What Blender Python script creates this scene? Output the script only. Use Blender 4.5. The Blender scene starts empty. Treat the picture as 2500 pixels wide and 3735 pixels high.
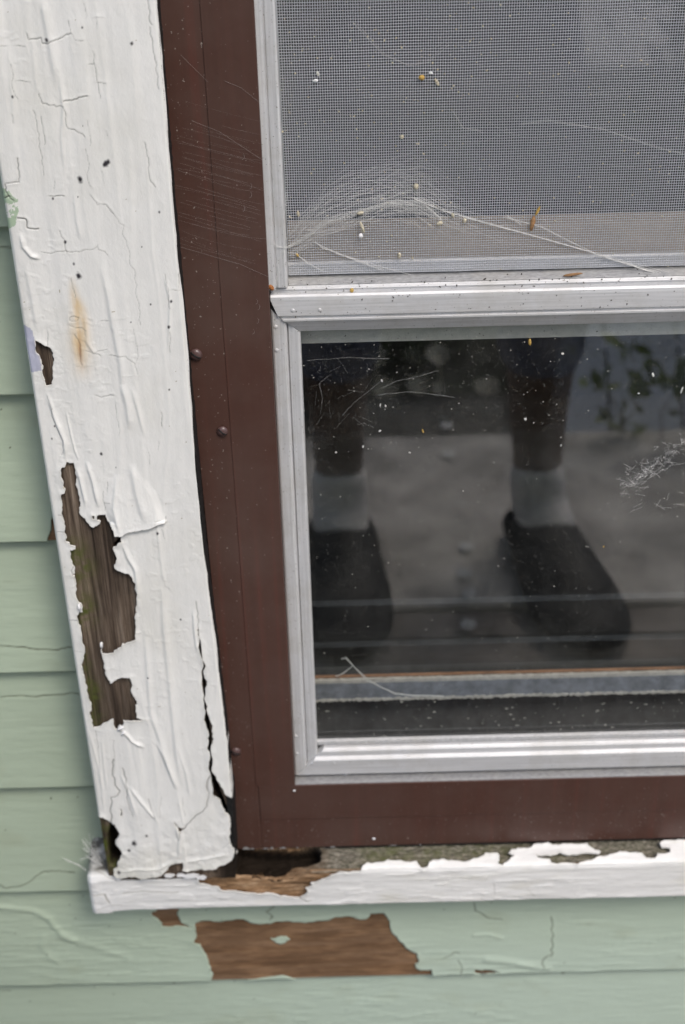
import bpy, math, random
import numpy as np
from mathutils import Vector, Matrix
random.seed(7)
S = bpy.context.scene
COL = S.collection
# ------------------------------------------------------------------ camera
FP = 5187.5                                    # focal length in photograph pixels (50 mm on 36 mm)
TH = math.atan(FP / 8264.6); RHO = math.atan(207 / 8262)
CAM = (0.0, -0.831, 1.19)
R0 = Vector((1, 0, 0)); U0 = Vector((0, math.sin(TH), math.cos(TH))); F0 = Vector((0, math.cos(TH), -math.sin(TH)))
RR = R0 * math.cos(RHO) - U0 * math.sin(RHO)
UU_ = U0 * math.cos(RHO) + R0 * math.sin(RHO)
cd = bpy.data.cameras.new('camera'); co = bpy.data.objects.new('camera', cd); COL.objects.link(co)
M = Matrix((RR, UU_, -F0)).transposed().to_4x4(); M.translation = Vector(CAM); co.matrix_world = M
cd.sensor_fit = 'VERTICAL'; cd.sensor_height = 36; cd.sensor_width = 24.1; cd.lens = 50
cd.clip_start = 0.02; cd.clip_end = 500
cd.dof.use_dof = True; cd.dof.focus_distance = 0.845; cd.dof.aperture_fstop = 7.6
S.camera = co
# ------------------------------------------------------------------ sky and sun (bright overcast)
W = bpy.data.worlds.new('World'); S.world = W; W.use_nodes = True
nt = W.node_tree; bg = nt.nodes['Background']
sk = nt.nodes.new('ShaderNodeTexSky'); sk.sky_type = 'NISHITA'; sk.sun_disc = False
SUN_EL, SUN_AZ = math.radians(52), math.radians(150)   # azimuth clockwise from +Y
sk.sun_elevation = SUN_EL; sk.sun_rotation = SUN_AZ; sk.air_density = 1.0; sk.dust_density = 3.0; sk.ozone_density = 1.0
nt.links.new(sk.outputs[0], bg.inputs[0]); bg.inputs[1].default_value = 0.135
sl = bpy.data.lights.new('sun', 'SUN'); so = bpy.data.objects.new('sun', sl); COL.objects.link(so)
sl.energy = 1.4; sl.angle = math.radians(20); sl.color = (1.0, 0.95, 0.88)
sd_ = Vector((math.sin(SUN_AZ) * math.cos(SUN_EL), math.cos(SUN_AZ) * math.cos(SUN_EL), math.sin(SUN_EL)))
so.rotation_euler = sd_.to_track_quat('Z', 'Y').to_euler()
S.view_settings.view_transform = 'Standard'; S.view_settings.look = 'None'
S.view_settings.exposure = 0.33; S.view_settings.gamma = 1.0
S.render.engine = 'CYCLES'
try:
    S.cycles.use_denoising = True; S.cycles.max_bounces = 10; S.cycles.transparent_max_bounces = 24
except Exception:
    pass

# ------------------------------------------------------------------ photo pixel -> point on a real plane y = Y
def ray(px, py):
    return F0 + RR * ((px - 1250) / FP) + UU_ * (-(py - 1867.5) / FP)
def P(px, py, Y):
    r = ray(px, py); t = (Y - CAM[1]) / r.y
    return (CAM[0] + t * r.x, CAM[2] + t * r.z)
def Pn(pts, Y, ox=0, oy=0, s=1.0):
    return np.array([P(ox + a / s, oy + b / s, Y) for a, b in pts])

# ------------------------------------------------------------------ small helpers
def tag(o, label=None, cat=None, group=None, kind=None):
    if label: o['label'] = label
    if cat: o['category'] = cat
    if group: o['group'] = group
    if kind: o['kind'] = kind
    return o
def link(name, me, mat=None, parent=None):
    o = bpy.data.objects.new(name, me); COL.objects.link(o)
    if mat: me.materials.append(mat)
    if parent:
        o.parent = parent
        o.matrix_parent_inverse = Matrix.Translation(-parent.location)
    return o
def mesh(name, V, Fc, mat=None, parent=None, smooth=False):
    me = bpy.data.meshes.new(name); me.from_pydata([tuple(v) for v in V], [], [tuple(f) for f in Fc]); me.update()
    if smooth:
        for p in me.polygons: p.use_smooth = True
    return link(name, me, mat, parent)
def empty(name, loc=(0, 0, 0)):
    o = bpy.data.objects.new(name, None); COL.objects.link(o); o.location = loc; o.empty_display_size = 0.05
    return o
class MB:
    def __init__(s): s.v = []; s.f = []
    def box(s, x0, x1, y0, y1, z0, z1):
        b = len(s.v)
        s.v += [(x, y, z) for x in (x0, x1) for y in (y0, y1) for z in (z0, z1)]
        s.f += [(b, b+1, b+3, b+2), (b+4, b+6, b+7, b+5), (b, b+4, b+5, b+1), (b+2, b+3, b+7, b+6), (b, b+2, b+6, b+4), (b+1, b+5, b+7, b+3)]
        return s
    def tube(s, pts, r, n=4):
        b = len(s.v); k = len(pts)
        for i, p in enumerate(pts):
            p = Vector(p); a = Vector(pts[max(i-1, 0)]); c = Vector(pts[min(i+1, k-1)])
            d = (c - a).normalized(); u = d.cross(Vector((0, 0, 1)))
            if u.length < .1: u = d.cross(Vector((0, 1, 0)))
            u.normalize(); w = d.cross(u); rr = r[i] if hasattr(r, '__len__') else r
            for j in range(n):
                t = 2 * math.pi * j / n; s.v.append(tuple(p + (u * math.cos(t) + w * math.sin(t)) * rr))
        for i in range(k - 1):
            for j in range(n):
                s.f.append((b+i*n+j, b+i*n+(j+1) % n, b+(i+1)*n+(j+1) % n, b+(i+1)*n+j))
        s.f.append(tuple(b+j for j in range(n))[::-1]); s.f.append(tuple(b+(k-1)*n+j for j in range(n)))
        return s
    def build(s, name, mat, parent=None, smooth=False, bevel=0):
        o = mesh(name, s.v, s.f, mat, parent, smooth)
        if bevel:
            m = o.modifiers.new('bev', 'BEVEL'); m.width = bevel; m.segments = 2; m.limit_method = 'ANGLE'
        return o

# ------------------------------------------------------------------ noise (numpy)
def vn(x, y, seed=0):
    rs = np.random.RandomState(seed); T = rs.rand(128, 128)
    xi = np.floor(x).astype(int); yi = np.floor(y).astype(int); fx = x - xi; fy = y - yi
    fx = fx*fx*(3-2*fx); fy = fy*fy*(3-2*fy)
    a = T[xi % 128, yi % 128]; b = T[(xi+1) % 128, yi % 128]; c = T[xi % 128, (yi+1) % 128]; d = T[(xi+1) % 128, (yi+1) % 128]
    return (a*(1-fx)+b*fx)*(1-fy)+(c*(1-fx)+d*fx)*fy
def fbm(x, y, seed=0, o=4):
    r = 0; a = .5
    for i in range(o):
        r = r + a * vn(x*2**i+7.3*i, y*2**i+3.1*i, seed+i); a *= .5
    return r / (1 - .5**o)
def ragged(poly, lv=2, amp=.16, seed=1, closed=True, mn=.0006):
    rs = np.random.RandomState(seed); p = np.array(poly, float)
    for _ in range(lv):
        q = np.roll(p, -1, 0) if closed else p[1:]
        a = p if closed else p[:-1]
        d = q - a; L = np.hypot(d[:, 0], d[:, 1]); n = np.stack([-d[:, 1], d[:, 0]], 1)
        m = (a + q) / 2 + n * (rs.uniform(-amp, amp, len(a)) * (L > mn))[:, None]
        out = np.empty((len(a) * 2, 2)); out[0::2] = a; out[1::2] = m
        p = out if closed else np.vstack([out, p[-1]])
    return p
def inside(poly, X, Y):
    r = np.zeros(X.shape, bool); n = len(poly)
    bx = (X >= poly[:, 0].min()) & (X <= poly[:, 0].max()) & (Y >= poly[:, 1].min()) & (Y <= poly[:, 1].max())
    x = X[bx]; y = Y[bx]; c = np.zeros(x.shape, bool)
    for i in range(n):
        x0, y0 = poly[i]; x1, y1 = poly[(i+1) % n]
        if y0 == y1: continue
        c ^= ((y0 > y) != (y1 > y)) & (x < (x1-x0)*(y-y0)/(y1-y0)+x0)
    r[bx] = c
    return r
def dist(poly, X, Y, pad, closed=True):
    """distance to a polyline within pad, nearest point, and signed side"""
    D = np.full(X.shape, 1e3); NX = X.copy(); NY = Y.copy(); SD = np.zeros(X.shape); TT = np.zeros(X.shape)
    n = len(poly); xs = X[:, 0]; ys = Y[0, :]
    for i in range(n if closed else n-1):
        a = poly[i]; b = poly[(i+1) % n]
        i0 = np.searchsorted(xs, min(a[0], b[0])-pad); i1 = np.searchsorted(xs, max(a[0], b[0])+pad)
        j0 = np.searchsorted(ys, min(a[1], b[1])-pad); j1 = np.searchsorted(ys, max(a[1], b[1])+pad)
        if i1 <= i0 or j1 <= j0: continue
        x = X[i0:i1, j0:j1]; y = Y[i0:i1, j0:j1]; d = b-a; L = d @ d + 1e-18
        t = np.clip(((x-a[0])*d[0]+(y-a[1])*d[1])/L, 0, 1); px = a[0]+t*d[0]; py = a[1]+t*d[1]
        q = np.hypot(x-px, y-py); m = q < D[i0:i1, j0:j1]
        for A, B in ((D, q), (NX, px), (NY, py), (SD, np.sign(d[0]*(y-a[1])-d[1]*(x-a[0]))), (TT, (i+t)/max(1, n-1))):
            A[i0:i1, j0:j1][m] = B[m]
    return D, NX, NY, SD, TT

def skin(name, xs, ys, holes, to3d, hfun, cfun, mat, parent, skirt=.0008, rim=None, islands=(), liftf=None):
    """a paint film: fine grid over a face, torn along the hole outlines, with a real thickness"""
    X, Y = np.meshgrid(xs, ys, indexing='ij'); st = xs[1]-xs[0]
    H = np.zeros(X.shape, bool); DD = np.full(X.shape, 1e3); X2 = X.copy(); Y2 = Y.copy()
    for isl, hs in ((0, holes), (1, islands)):
        for h in hs:
            D, NX, NY, _, _ = dist(h, X, Y, .012 if len(xs) < 900 else .008)
            I = inside(h, X, Y)
            if isl: H &= ~I
            else: H |= I
            m = D < st*.62
            X2[m] = NX[m]; Y2[m] = NY[m]; DD = np.minimum(DD, D)
    snapped = DD < st*.62
    hh = hfun(X, Y, DD, H)
    C = cfun(X, Y, DD)
    inn = (H & ~snapped)
    cx = (X[:-1, :-1]+X[1:, 1:])/2; cy = (Y[:-1, :-1]+Y[1:, 1:])/2
    CI = np.zeros(cx.shape, bool)
    for h in holes: CI |= inside(h, cx, cy)
    for h in islands: CI &= ~inside(h, cx, cy)
    anyin = inn[:-1, :-1] | inn[1:, :-1] | inn[:-1, 1:] | inn[1:, 1:]
    keep = ~(CI | anyin)
    nx, ny = X.shape; idx = np.arange(nx*ny).reshape(nx, ny)
    q = np.stack([idx[:-1, :-1], idx[1:, :-1], idx[1:, 1:], idx[:-1, 1:]], -1)[keep]
    pts = to3d(X2.ravel(), Y2.ravel(), hh.ravel())
    # boundary edges -> skirt
    e = np.concatenate([q[:, [0, 1]], q[:, [1, 2]], q[:, [2, 3]], q[:, [3, 0]]])
    key = np.sort(e, 1); k = key[:, 0].astype(np.int64)*(nx*ny)+key[:, 1]
    u, inv, cnt = np.unique(k, return_inverse=True, return_counts=True)
    be = e[cnt[inv] == 1]
    bv = np.unique(be); mp = {}
    ii, jj = bv // ny, bv % ny
    isr = (ii == 0) | (ii == nx-1) | (jj == 0) | (jj == ny-1)
    dep = np.where(isr, rim if rim else skirt, skirt + np.maximum(0, hh.ravel()[bv])*0.0)
    low = to3d(X2.ravel()[bv], Y2.ravel()[bv], hh.ravel()[bv]-dep)
    base = len(pts); look = np.full(nx*ny, -1); look[bv] = base+np.arange(len(bv))
    sq = np.stack([be[:, 1], be[:, 0], look[be[:, 0]], look[be[:, 1]]], 1)
    pts = np.vstack([pts, low]); quads = np.vstack([q, sq])
    Call = np.vstack([C.reshape(-1, 3), C.reshape(-1, 3)[bv]])
    used = np.unique(quads); rm = np.full(len(pts), -1); rm[used] = np.arange(len(used))
    pts = pts[used]; Call = Call[used]; quads = rm[quads]
    me = bpy.data.meshes.new(name)
    me.vertices.add(len(pts)); me.vertices.foreach_set('co', pts.astype(np.float32).ravel())
    me.loops.add(len(quads)*4); me.loops.foreach_set('vertex_index', quads.astype(np.int32).ravel())
    me.polygons.add(len(quads)); me.polygons.foreach_set('loop_start', np.arange(0, len(quads)*4, 4, dtype=np.int32))
    me.polygons.foreach_set('loop_total', np.full(len(quads), 4, np.int32))
    sm = np.ones(len(quads), bool); sm[len(q):] = False
    me.update(calc_edges=True); me.polygons.foreach_set('use_smooth', sm)
    at = me.attributes.new('Col', 'FLOAT_COLOR', 'POINT')
    at.data.foreach_set('color', np.hstack([Call, np.ones((len(Call), 1))]).astype(np.float32).ravel())
    me.validate(); me.update()
    return link(name, me, mat, parent)

# ------------------------------------------------------------------ materials
def mat(name):
    m = bpy.data.materials.new(name); m.use_nodes = True
    return m, m.node_tree, m.node_tree.nodes['Principled BSDF']
def N(nt, t, **k):
    n = nt.nodes.new(t)
    for a, b in k.items():
        if a in n.inputs: n.inputs[a].default_value = b
        else: setattr(n, a, b)
    return n
def noise(nt, scale=(1, 1, 1), s=5, d=4, rough=.6):
    tc = N(nt, 'ShaderNodeTexCoord'); mp = N(nt, 'ShaderNodeMapping'); mp.inputs['Scale'].default_value = scale
    nt.links.new(tc.outputs['Object'], mp.inputs[0]); n = N(nt, 'ShaderNodeTexNoise')
    n.inputs['Scale'].default_value = s; n.inputs['Detail'].default_value = d; n.inputs['Roughness'].default_value = rough
    nt.links.new(mp.outputs[0], n.inputs['Vector']); return n
def ramp(nt, src, stops):
    r = N(nt, 'ShaderNodeValToRGB'); cr = r.color_ramp
    while len(cr.elements) < len(stops): cr.elements.new(.5)
    for e, (p, c) in zip(cr.elements, stops): e.position = p; e.color = (*c, 1)
    nt.links.new(src, r.inputs[0]); return r
def mix(nt, a, b, fac, mode='MIX'):
    m = N(nt, 'ShaderNodeMix'); m.data_type = 'RGBA'; m.blend_type = mode
    for sock, v in ((m.inputs[0], fac), (m.inputs[6], a), (m.inputs[7], b)):
        if isinstance(v, (int, float)): sock.default_value = v
        elif isinstance(v, tuple): sock.default_value = (*v, 1)
        else: nt.links.new(v, sock)
    return m.outputs[2]
def bump(nt, bs, src, strength=.3, dist_=.001, prev=None):
    b = N(nt, 'ShaderNodeBump'); b.inputs['Strength'].default_value = strength; b.inputs['Distance'].default_value = dist_
    nt.links.new(src, b.inputs['Height'])
    if prev is not None: nt.links.new(prev.outputs[0], b.inputs['Normal'])
    nt.links.new(b.outputs[0], bs.inputs['Normal']); return b

def paint_mat(name, rough=.5, aniso=(1, 1, 1), bs_=.35, spec=.4):
    m, nt, bs = mat(name)
    a = N(nt, 'ShaderNodeAttribute'); a.attribute_name = 'Col'
    n1 = noise(nt, aniso, 90, 5, .7); r1 = ramp(nt, n1.outputs[0], [(.25, (.86, .86, .855)), (.6, (1, 1, 1))])
    n2 = noise(nt, (1, 1, 1), 1500, 2); r2 = ramp(nt, n2.outputs[0], [(.70, (1, 1, 1)), (.78, (.75, .73, .69))])
    c = mix(nt, a.outputs['Color'], r1.outputs[0], .45, 'MULTIPLY'); c = mix(nt, c, r2.outputs[0], .5, 'MULTIPLY')
    nt.links.new(c, bs.inputs['Base Color']); bs.inputs['Roughness'].default_value = rough
    bs.inputs['Specular IOR Level'].default_value = spec
    n3 = noise(nt, aniso, 420, 6, .65); b1 = bump(nt, bs, n3.outputs[0], bs_, .0006)
    n4 = noise(nt, (1, 1, 1), 1900, 3, .5); bump(nt, bs, n4.outputs[0], .18, .0004, b1)
    return m
M_white = paint_mat('old_white_paint', .5, (1, 1, .6), .42)
M_sillp = paint_mat('old_sill_paint', .48, (.25, 1, 1), .5)
M_green = paint_mat('sage_green_paint', .5, (.08, 1, 1), .35, .35)

def wood_mat(name, stops, sc, moss_shade=0.0, s=60):
    m, nt, bs = mat(name)
    n1 = noise(nt, sc, s, 8, .65); r1 = ramp(nt, n1.outputs[0], stops)
    n2 = noise(nt, tuple(v*3 for v in sc), s*2.2, 5, .7); r2 = ramp(nt, n2.outputs[0], [(.32, (.45, .42, .4)), (.6, (1.1, 1.1, 1.1))])
    c = mix(nt, r1.outputs[0], r2.outputs[0], .75, 'MULTIPLY')
    n5 = noise(nt, tuple(v**.5 for v in sc), 40, 4, .7); r5 = ramp(nt, n5.outputs[0], [(.45, (.62, .60, .60)), (.62, (1.15, 1.12, 1.1))])
    c = mix(nt, c, r5.outputs[0], .8, 'MULTIPLY')
    if moss_shade:
        a = N(nt, 'ShaderNodeAttribute'); a.attribute_name = 'Col'
        n3 = noise(nt, (1, 1, 1), 130, 5, .7); r3 = ramp(nt, n3.outputs[0], [(.35, (0, 0, 0)), (.62, (1, 1, 1))])
        se = N(nt, 'ShaderNodeSeparateColor'); nt.links.new(a.outputs['Color'], se.inputs[0])
        def mul(x, y):
            q = N(nt, 'ShaderNodeMath'); q.operation = 'MULTIPLY'; nt.links.new(x, q.inputs[0]); nt.links.new(y, q.inputs[1]); return q.outputs[0]
        n6 = noise(nt, (.5, 1, 1), 420, 5, .75); r6 = ramp(nt, n6.outputs[0], [(.36, (.05, .048, .035)), (.55, (.20, .185, .15)), (.68, (.36, .33, .27))])
        c = mix(nt, c, r6.outputs[0], se.outputs[2])
        c = mix(nt, c, (.085, .10, .022), mul(r3.outputs[0], se.outputs[0]))
        c = mix(nt, c, (.012, .008, .005), se.outputs[1])  # shade of the hollows put into the colour as near-black
    nt.links.new(c, bs.inputs['Base Color']); bs.inputs['Roughness'].default_value = .85
    bs.inputs['Specular IOR Level'].default_value = .2
    b1 = bump(nt, bs, n2.outputs[0], .7, .0006); bump(nt, bs, n1.outputs[0], .7, .0008, b1)
    return m
M_woodv = wood_mat('weathered_wood_upright', [(.32, (.030, .022, .017)), (.45, (.10, .074, .054)), (.57, (.175, .136, .102)), (.72, (.31, .255, .20))], (1, 1, .028), 1, 420)
M_woodh = wood_mat('bare_siding_wood', [(.30, (.15, .085, .045)), (.45, (.25, .15, .082)), (.6, (.30, .19, .112)), (.75, (.42, .30, .21))], (.07, 1, 1), 0, 110)
M_rot = wood_mat('rotten_sill_wood', [(.3, (.07, .045, .026)), (.44, (.24, .145, .075)), (.57, (.38, .25, .145)), (.72, (.52, .40, .27))], (.16, 1, 1), 1, 240)

m, nt, bs = mat('brown_enamel'); M_brown = m
n1 = noise(nt, (1, 1, .02), 130, 3, .6); r1 = ramp(nt, n1.outputs[0], [(.3, (.066, .031, .023)), (.58, (.075, .034, .025)), (.70, (.090, .034, .025)), (.80, (.13, .038, .028))])
n2 = noise(nt, (1, 1, 1), 620, 2, .4); r2 = ramp(nt, n2.outputs[0], [(.715, (0, 0, 0)), (.76, (1, 1, 1))])
c = mix(nt, r1.outputs[0], (.30, .26, .23), r2.outputs[0])
n3 = noise(nt, (1, 1, 1), 9, 5, .7); r3 = ramp(nt, n3.outputs[0], [(.4, (0, 0, 0)), (.8, (.22, .22, .22))])
c = mix(nt, c, (.19, .16, .14), r3.outputs[0])
nt.links.new(c, bs.inputs['Base Color']); bs.inputs['Roughness'].default_value = .42; bs.inputs['Specular IOR Level'].default_value = .45
bump(nt, bs, noise(nt, (1, 1, .3), 260, 4).outputs[0], .12, .0005)

def alu(name, sc, lo=.54, hi=.72):
    m, nt, bs = mat(name)
    n1 = noise(nt, sc, 900, 4, .6); r1 = ramp(nt, n1.outputs[0], [(.3, (lo, lo*1.01, lo*1.02)), (.7, (hi, hi, hi*1.01))])
    n2 = noise(nt, (1, 1, 1), 700, 3, .6); r2 = ramp(nt, n2.outputs[0], [(.66, (0, 0, 0)), (.72, (1, 1, 1))])
    c = mix(nt, r1.outputs[0], (.16, .14, .11), r2.outputs[0])
    n3 = noise(nt, (1, 1, 1), 26, 5, .7); r3 = ramp(nt, n3.outputs[0], [(.45, (0, 0, 0)), (.75, (.5, .5, .5))])
    c = mix(nt, c, (.42, .40, .35), r3.outputs[0])
    nt.links.new(c, bs.inputs['Base Color']); bs.inputs['Metallic'].default_value = .30
    rr = ramp(nt, n3.outputs[0], [(.3, (.42, .42, .42)), (.7, (.62, .62, .62))]); nt.links.new(rr.outputs[0], bs.inputs['Roughness'])
    bump(nt, bs, n1.outputs[0], .08, .0003)
    return m
M_alh = alu('mill_aluminium_rail', (.02, 1, 1)); M_alv = alu('mill_aluminium_stile', (1, 1, .02)); M_ald = alu('dusty_shaded_aluminium', (.3, 1, 1), .26, .46)  # last one: darker dusty tone, shade under the sash put into the colour

def simple(name, col, rough=.7, var=.25, s=40, spec=.3, bst=.3, metallic=0):
    m, nt, bs = mat(name)
    n1 = noise(nt, (1, 1, 1), s, 5, .65)
    r1 = ramp(nt, n1.outputs[0], [(.3, tuple(v*(1-var) for v in col)), (.7, tuple(v*(1+var) for v in col))])
    nt.links.new(r1.outputs[0], bs.inputs['Base Color']); bs.inputs['Roughness'].default_value = rough
    bs.inputs['Specular IOR Level'].default_value = spec; bs.inputs['Metallic'].default_value = metallic
    bump(nt, bs, n1.outputs[0], bst, .002); return m
M_black = simple('caulk_black', (.012, .012, .012), .6, .4, 300)
M_wire = simple('screen_wire', (.54, .56, .60), .45, .12, 500, .5)
M_web = simple('cobweb_silk', (.68, .68, .66), .8, .2, 300)
M_dust = simple('dust_specks', (.6, .59, .54), .9, .3, 600)
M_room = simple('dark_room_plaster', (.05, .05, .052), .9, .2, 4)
M_inwood = simple('varnished_inner_wood', (.33, .18, .105), .5, .4, 60)
M_incream = simple('cream_inner_paint', (.56, .54, .50), .7, .2, 200)
M_ingrey = simple('grey_inner_paint', (.24, .26, .30), .6, .35, 90)
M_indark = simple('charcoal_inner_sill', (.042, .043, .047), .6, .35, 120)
M_taupe = simple('taupe_meeting_rail', (.52, .42, .33), .7, .15, 60)
M_strip = simple('grey_back_rail', (.62, .61, .55), .6, .12, 120)
M_conc = simple('concrete', (.56, .53, .50), .9, .45, 10)
M_soil = simple('soil', (.03, .024, .018), 1, .5, 30)
M_board = simple('edge_board', (.33, .30, .275), .8, .35, 12)
M_edge = simple('dark_edging', (.12, .115, .10), .8, .35, 12)
M_grass = simple('grass_ground', (.045, .065, .025), 1, .5, 4)
M_gravel = simple('pale_gravel', (.80, .74, .66), .9, .25, 14)
M_leaf = simple('shrub_leaf', (.05, .085, .022), .5, .5, 6)
M_leaf2 = simple('olive_leaf', (.15, .20, .045), .5, .5, 6)
M_bark = simple('bark', (.09, .07, .05), .9, .4, 30)
M_fence = simple('pale_fence_paint', (.72, .76, .88), .7, .15, 5)
M_webd = simple('old_cobweb_silk', (.36, .33, .31), .8, .2, 300)
M_lightspot = simple('cream_light_spot', (.90, .82, .66), .7, .2, 60)
M_fleck = simple('dull_white_fleck', (.62, .62, .58), .8, .3, 900)
M_petal = simple('white_petal', (.8, .8, .8), .5, .05, 60)
M_seed = simple('straw_seed', (.55, .36, .10), .6, .25, 600)
M_lump = simple('pale_debris', (.55, .50, .38), .8, .4, 900)
M_dry = simple('dry_leaf', (.30, .17, .08), .7, .4, 500)
M_dirt = simple('dark_dirt', (.035, .028, .02), .9, .4, 900)

def glass_mat(nm='window_glass', dust=1.0, ior=1.88):
    m = bpy.data.materials.new(nm); m.use_nodes = True; nt = m.node_tree; nt.nodes.clear()
    out = N(nt, 'ShaderNodeOutputMaterial'); tr = N(nt, 'ShaderNodeBsdfTransparent'); gl = N(nt, 'ShaderNodeBsdfGlossy')
    gl.inputs['Roughness'].default_value = 0.0; tr.inputs[0].default_value = (.965, .975, .97, 1)
    fr = N(nt, 'ShaderNodeFresnel'); fr.inputs[0].default_value = ior
    ge = N(nt, 'ShaderNodeNewGeometry'); mr = N(nt, 'ShaderNodeMapRange'); nt.links.new(ge.outputs['Backfacing'], mr.inputs[0]); mr.inputs[3].default_value = ior; mr.inputs[4].default_value = 1/ior; nt.links.new(mr.outputs[0], fr.inputs[0])
    mx = N(nt, 'ShaderNodeMixShader'); nt.links.new(fr.outputs[0], mx.inputs[0]); nt.links.new(tr.outputs[0], mx.inputs[1]); nt.links.new(gl.outputs[0], mx.inputs[2])
    df = N(nt, 'ShaderNodeBsdfDiffuse'); df.inputs[0].default_value = (.55, .54, .5, 1)
    n1 = noise(nt, (1, 1, 1), 16, 6, .7); n2 = noise(nt, (1, 1, 1), 520, 3, .5)
    r1 = ramp(nt, n1.outputs[0], [(.40, (0, 0, 0)), (.80, (.028*dust,)*3)]); r2 = ramp(nt, n2.outputs[0], [(.64, (0, 0, 0)), (.76, (.16*dust,)*3)])
    s = mix(nt, r1.outputs[0], r2.outputs[0], 1.0, 'ADD')
    m2 = N(nt, 'ShaderNodeMixShader'); nt.links.new(s, m2.inputs[0]); nt.links.new(mx.outputs[0], m2.inputs[1]); nt.links.new(df.outputs[0], m2.inputs[2])
    nt.links.new(m2.outputs[0], out.inputs[0]); return m
M_glass = glass_mat(); M_glass3 = glass_mat('inner_window_glass', .15, 1.36); M_glass2 = glass_mat('clean_glass', .15, 1.8)

# ------------------------------------------------------------------ ground, path, room behind the window
WX0, WX1, WZ0, WZ1 = -.085, .445, .372, 1.30      # window unit (outer edges of the brown frame)
tag(mesh('ground', [(-60, -80, -.004), (60, -80, -.004), (60, .5, -.004), (-60, .5, -.004)], [(0, 1, 2, 3)], M_grass), kind='structure')
tag(MB().box(-4, 4, -1.295, -.80, -.06, .012).build('path', M_conc, bevel=.004), kind='structure')
tag(MB().box(-4, 4, -1.46, -1.297, -.06, .004).build('path_edging', M_edge), kind='structure')
mb = MB().box(-4, 4, -.797, -.735, -.06, .006); mb.box(-4, 4, -.731, -.677, -.06, .003)
tag(mb.build('path_border', M_board, bevel=.003), kind='structure')
tag(MB().box(-4, 4, -.675, -.005, -.06, .0).build('soil_bed', M_soil), kind='structure')
tag(mesh('gravel_drive', [(.55, -9, .002), (14, -9, .002), (14, -3.5, .002), (.75, -3.6, .002)], [(0, 1, 2, 3)], M_gravel), kind='structure')

# ------------------------------------------------------------------ green clapboard wall
LAP = .1130; Z0 = .2068
wall = empty('clapboard_wall', (0, 0, 0))
tag(wall, 'sage green lapped clapboard wall with peeling paint around the window', 'wall')
GREEN = np.array([.43, .51, .385])
def siding_px(pts, ox=0, oy=0, s=1.0): return Pn(pts, -.010, ox, oy, s)
crk = {  # dirty cracks in the green paint
 'a': siding_px([(0, 2349), (60, 2354), (120, 2360), (165, 2362), (215, 2365), (240, 2358), (262, 2355)]),
 'b': siding_px([(0, 2552), (50, 2549), (100, 2549), (160, 2546), (230, 2543), (290, 2542)]),
 'c': siding_px([(0, 600), (60, 635), (150, 622), (240, 598), (310, 560), (370, 515), (420, 490), (480, 484), (550, 482), (600, 490), (690, 497)], 0, 2980, 2.529),
 'd': siding_px([(610, 1088), (650, 1072), (690, 1058), (710, 1035), (750, 1042)], 1300, 2950, 2),
 'e': siding_px([(590, 800), (600, 850), (590, 880), (605, 920), (590, 960), (600, 990), (585, 1020), (600, 1040), (590, 1060), (555, 1065), (525, 1090), (535, 1135)], 1716, 2950, 2),
 'f': siding_px([(860, 705), (870, 760), (930, 785), (970, 808), (1060, 815)], 1300, 2950, 2),
 'g': siding_px([(0, 910), (45, 912), (90, 905)], 0, 0, 1),
 'h': siding_px([(740, 1090), (765, 1130), (762, 1180)], 1300, 2950, 2),
 'i': siding_px([(800, 735), (740, 770), (790, 800), (770, 820)], 600, 2950, 2),
 'j': siding_px([(0, 3627), (34, 3627)], 0, 0, 1),
}
ridges = [  # wrinkles (polyline, half width, height)
 (siding_px([(0, 860), (160, 875), (300, 890), (380, 920), (450, 960), (500, 1020), (580, 1090), (680, 1130)], 0, 2980, 2.529), .006, .0012),
 (siding_px([(400, 1120), (390, 1200), (470, 1290), (540, 1330)], 0, 2980, 2.529), .006, .0005),
 (siding_px([(560, 1110), (800, 1170), (1180, 1290)], 0, 2980, 2.529), .007, .0006),
 (siding_px([(950, 1085), (1150, 1105), (1300, 1135), (1400, 1140)], 1300, 2950, 2), .006, .0011),
 (siding_px([(860, 925), (960, 915), (1060, 940)], 1300, 2950, 2), .003, .0006),
]
W1 = np.vstack([siding_px([(225, 845), (260, 830), (350, 832), (480, 825), (590, 822), (640, 842), (700, 850), (770, 850), (820, 832), (900, 828), (985, 838), (1060, 835), (1180, 825), (1250, 800), (1310, 795), (1370, 800), (1420, 815), (1470, 815), (1500, 790)], 600, 2950, 2),
     siding_px([(110, 775), (205, 775), (245, 830), (262, 910), (300, 935), (350, 990), (400, 1030), (445, 1045), (445, 1075), (458, 1095), (428, 1115), (440, 1145), (490, 1155), (548, 1150), (552, 1240), (0, 1260)], 1300, 2950, 2),
     siding_px([(345, 1290), (345, 1228), (340, 1140), (310, 1060), (262, 985), (215, 970), (235, 930), (228, 880)], 600, 2950, 2)])
W1i = siding_px([(765, 940), (800, 950), (850, 930), (890, 930), (918, 950), (880, 975), (850, 985), (815, 975)], 600, 2950, 2)
W2 = siding_px([(695, 1275), (740, 1265), (780, 1180), (890, 1180), (905, 1258), (890, 1280), (905, 1310), (930, 1345), (970, 1360), (1015, 1382), (950, 1365), (880, 1362), (830, 1370), (780, 1362), (785, 1345), (745, 1310)], 200, 2700, 2)
W3 = siding_px([(862, 1148), (940, 1150), (990, 1155), (1040, 1168), (1000, 1175), (862, 1172)], 1300, 2950, 2)
W4 = siding_px([(208, 1868), (190, 1890), (176, 1962), (215, 1975), (240, 1960)], 0, 0, 1)
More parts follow.
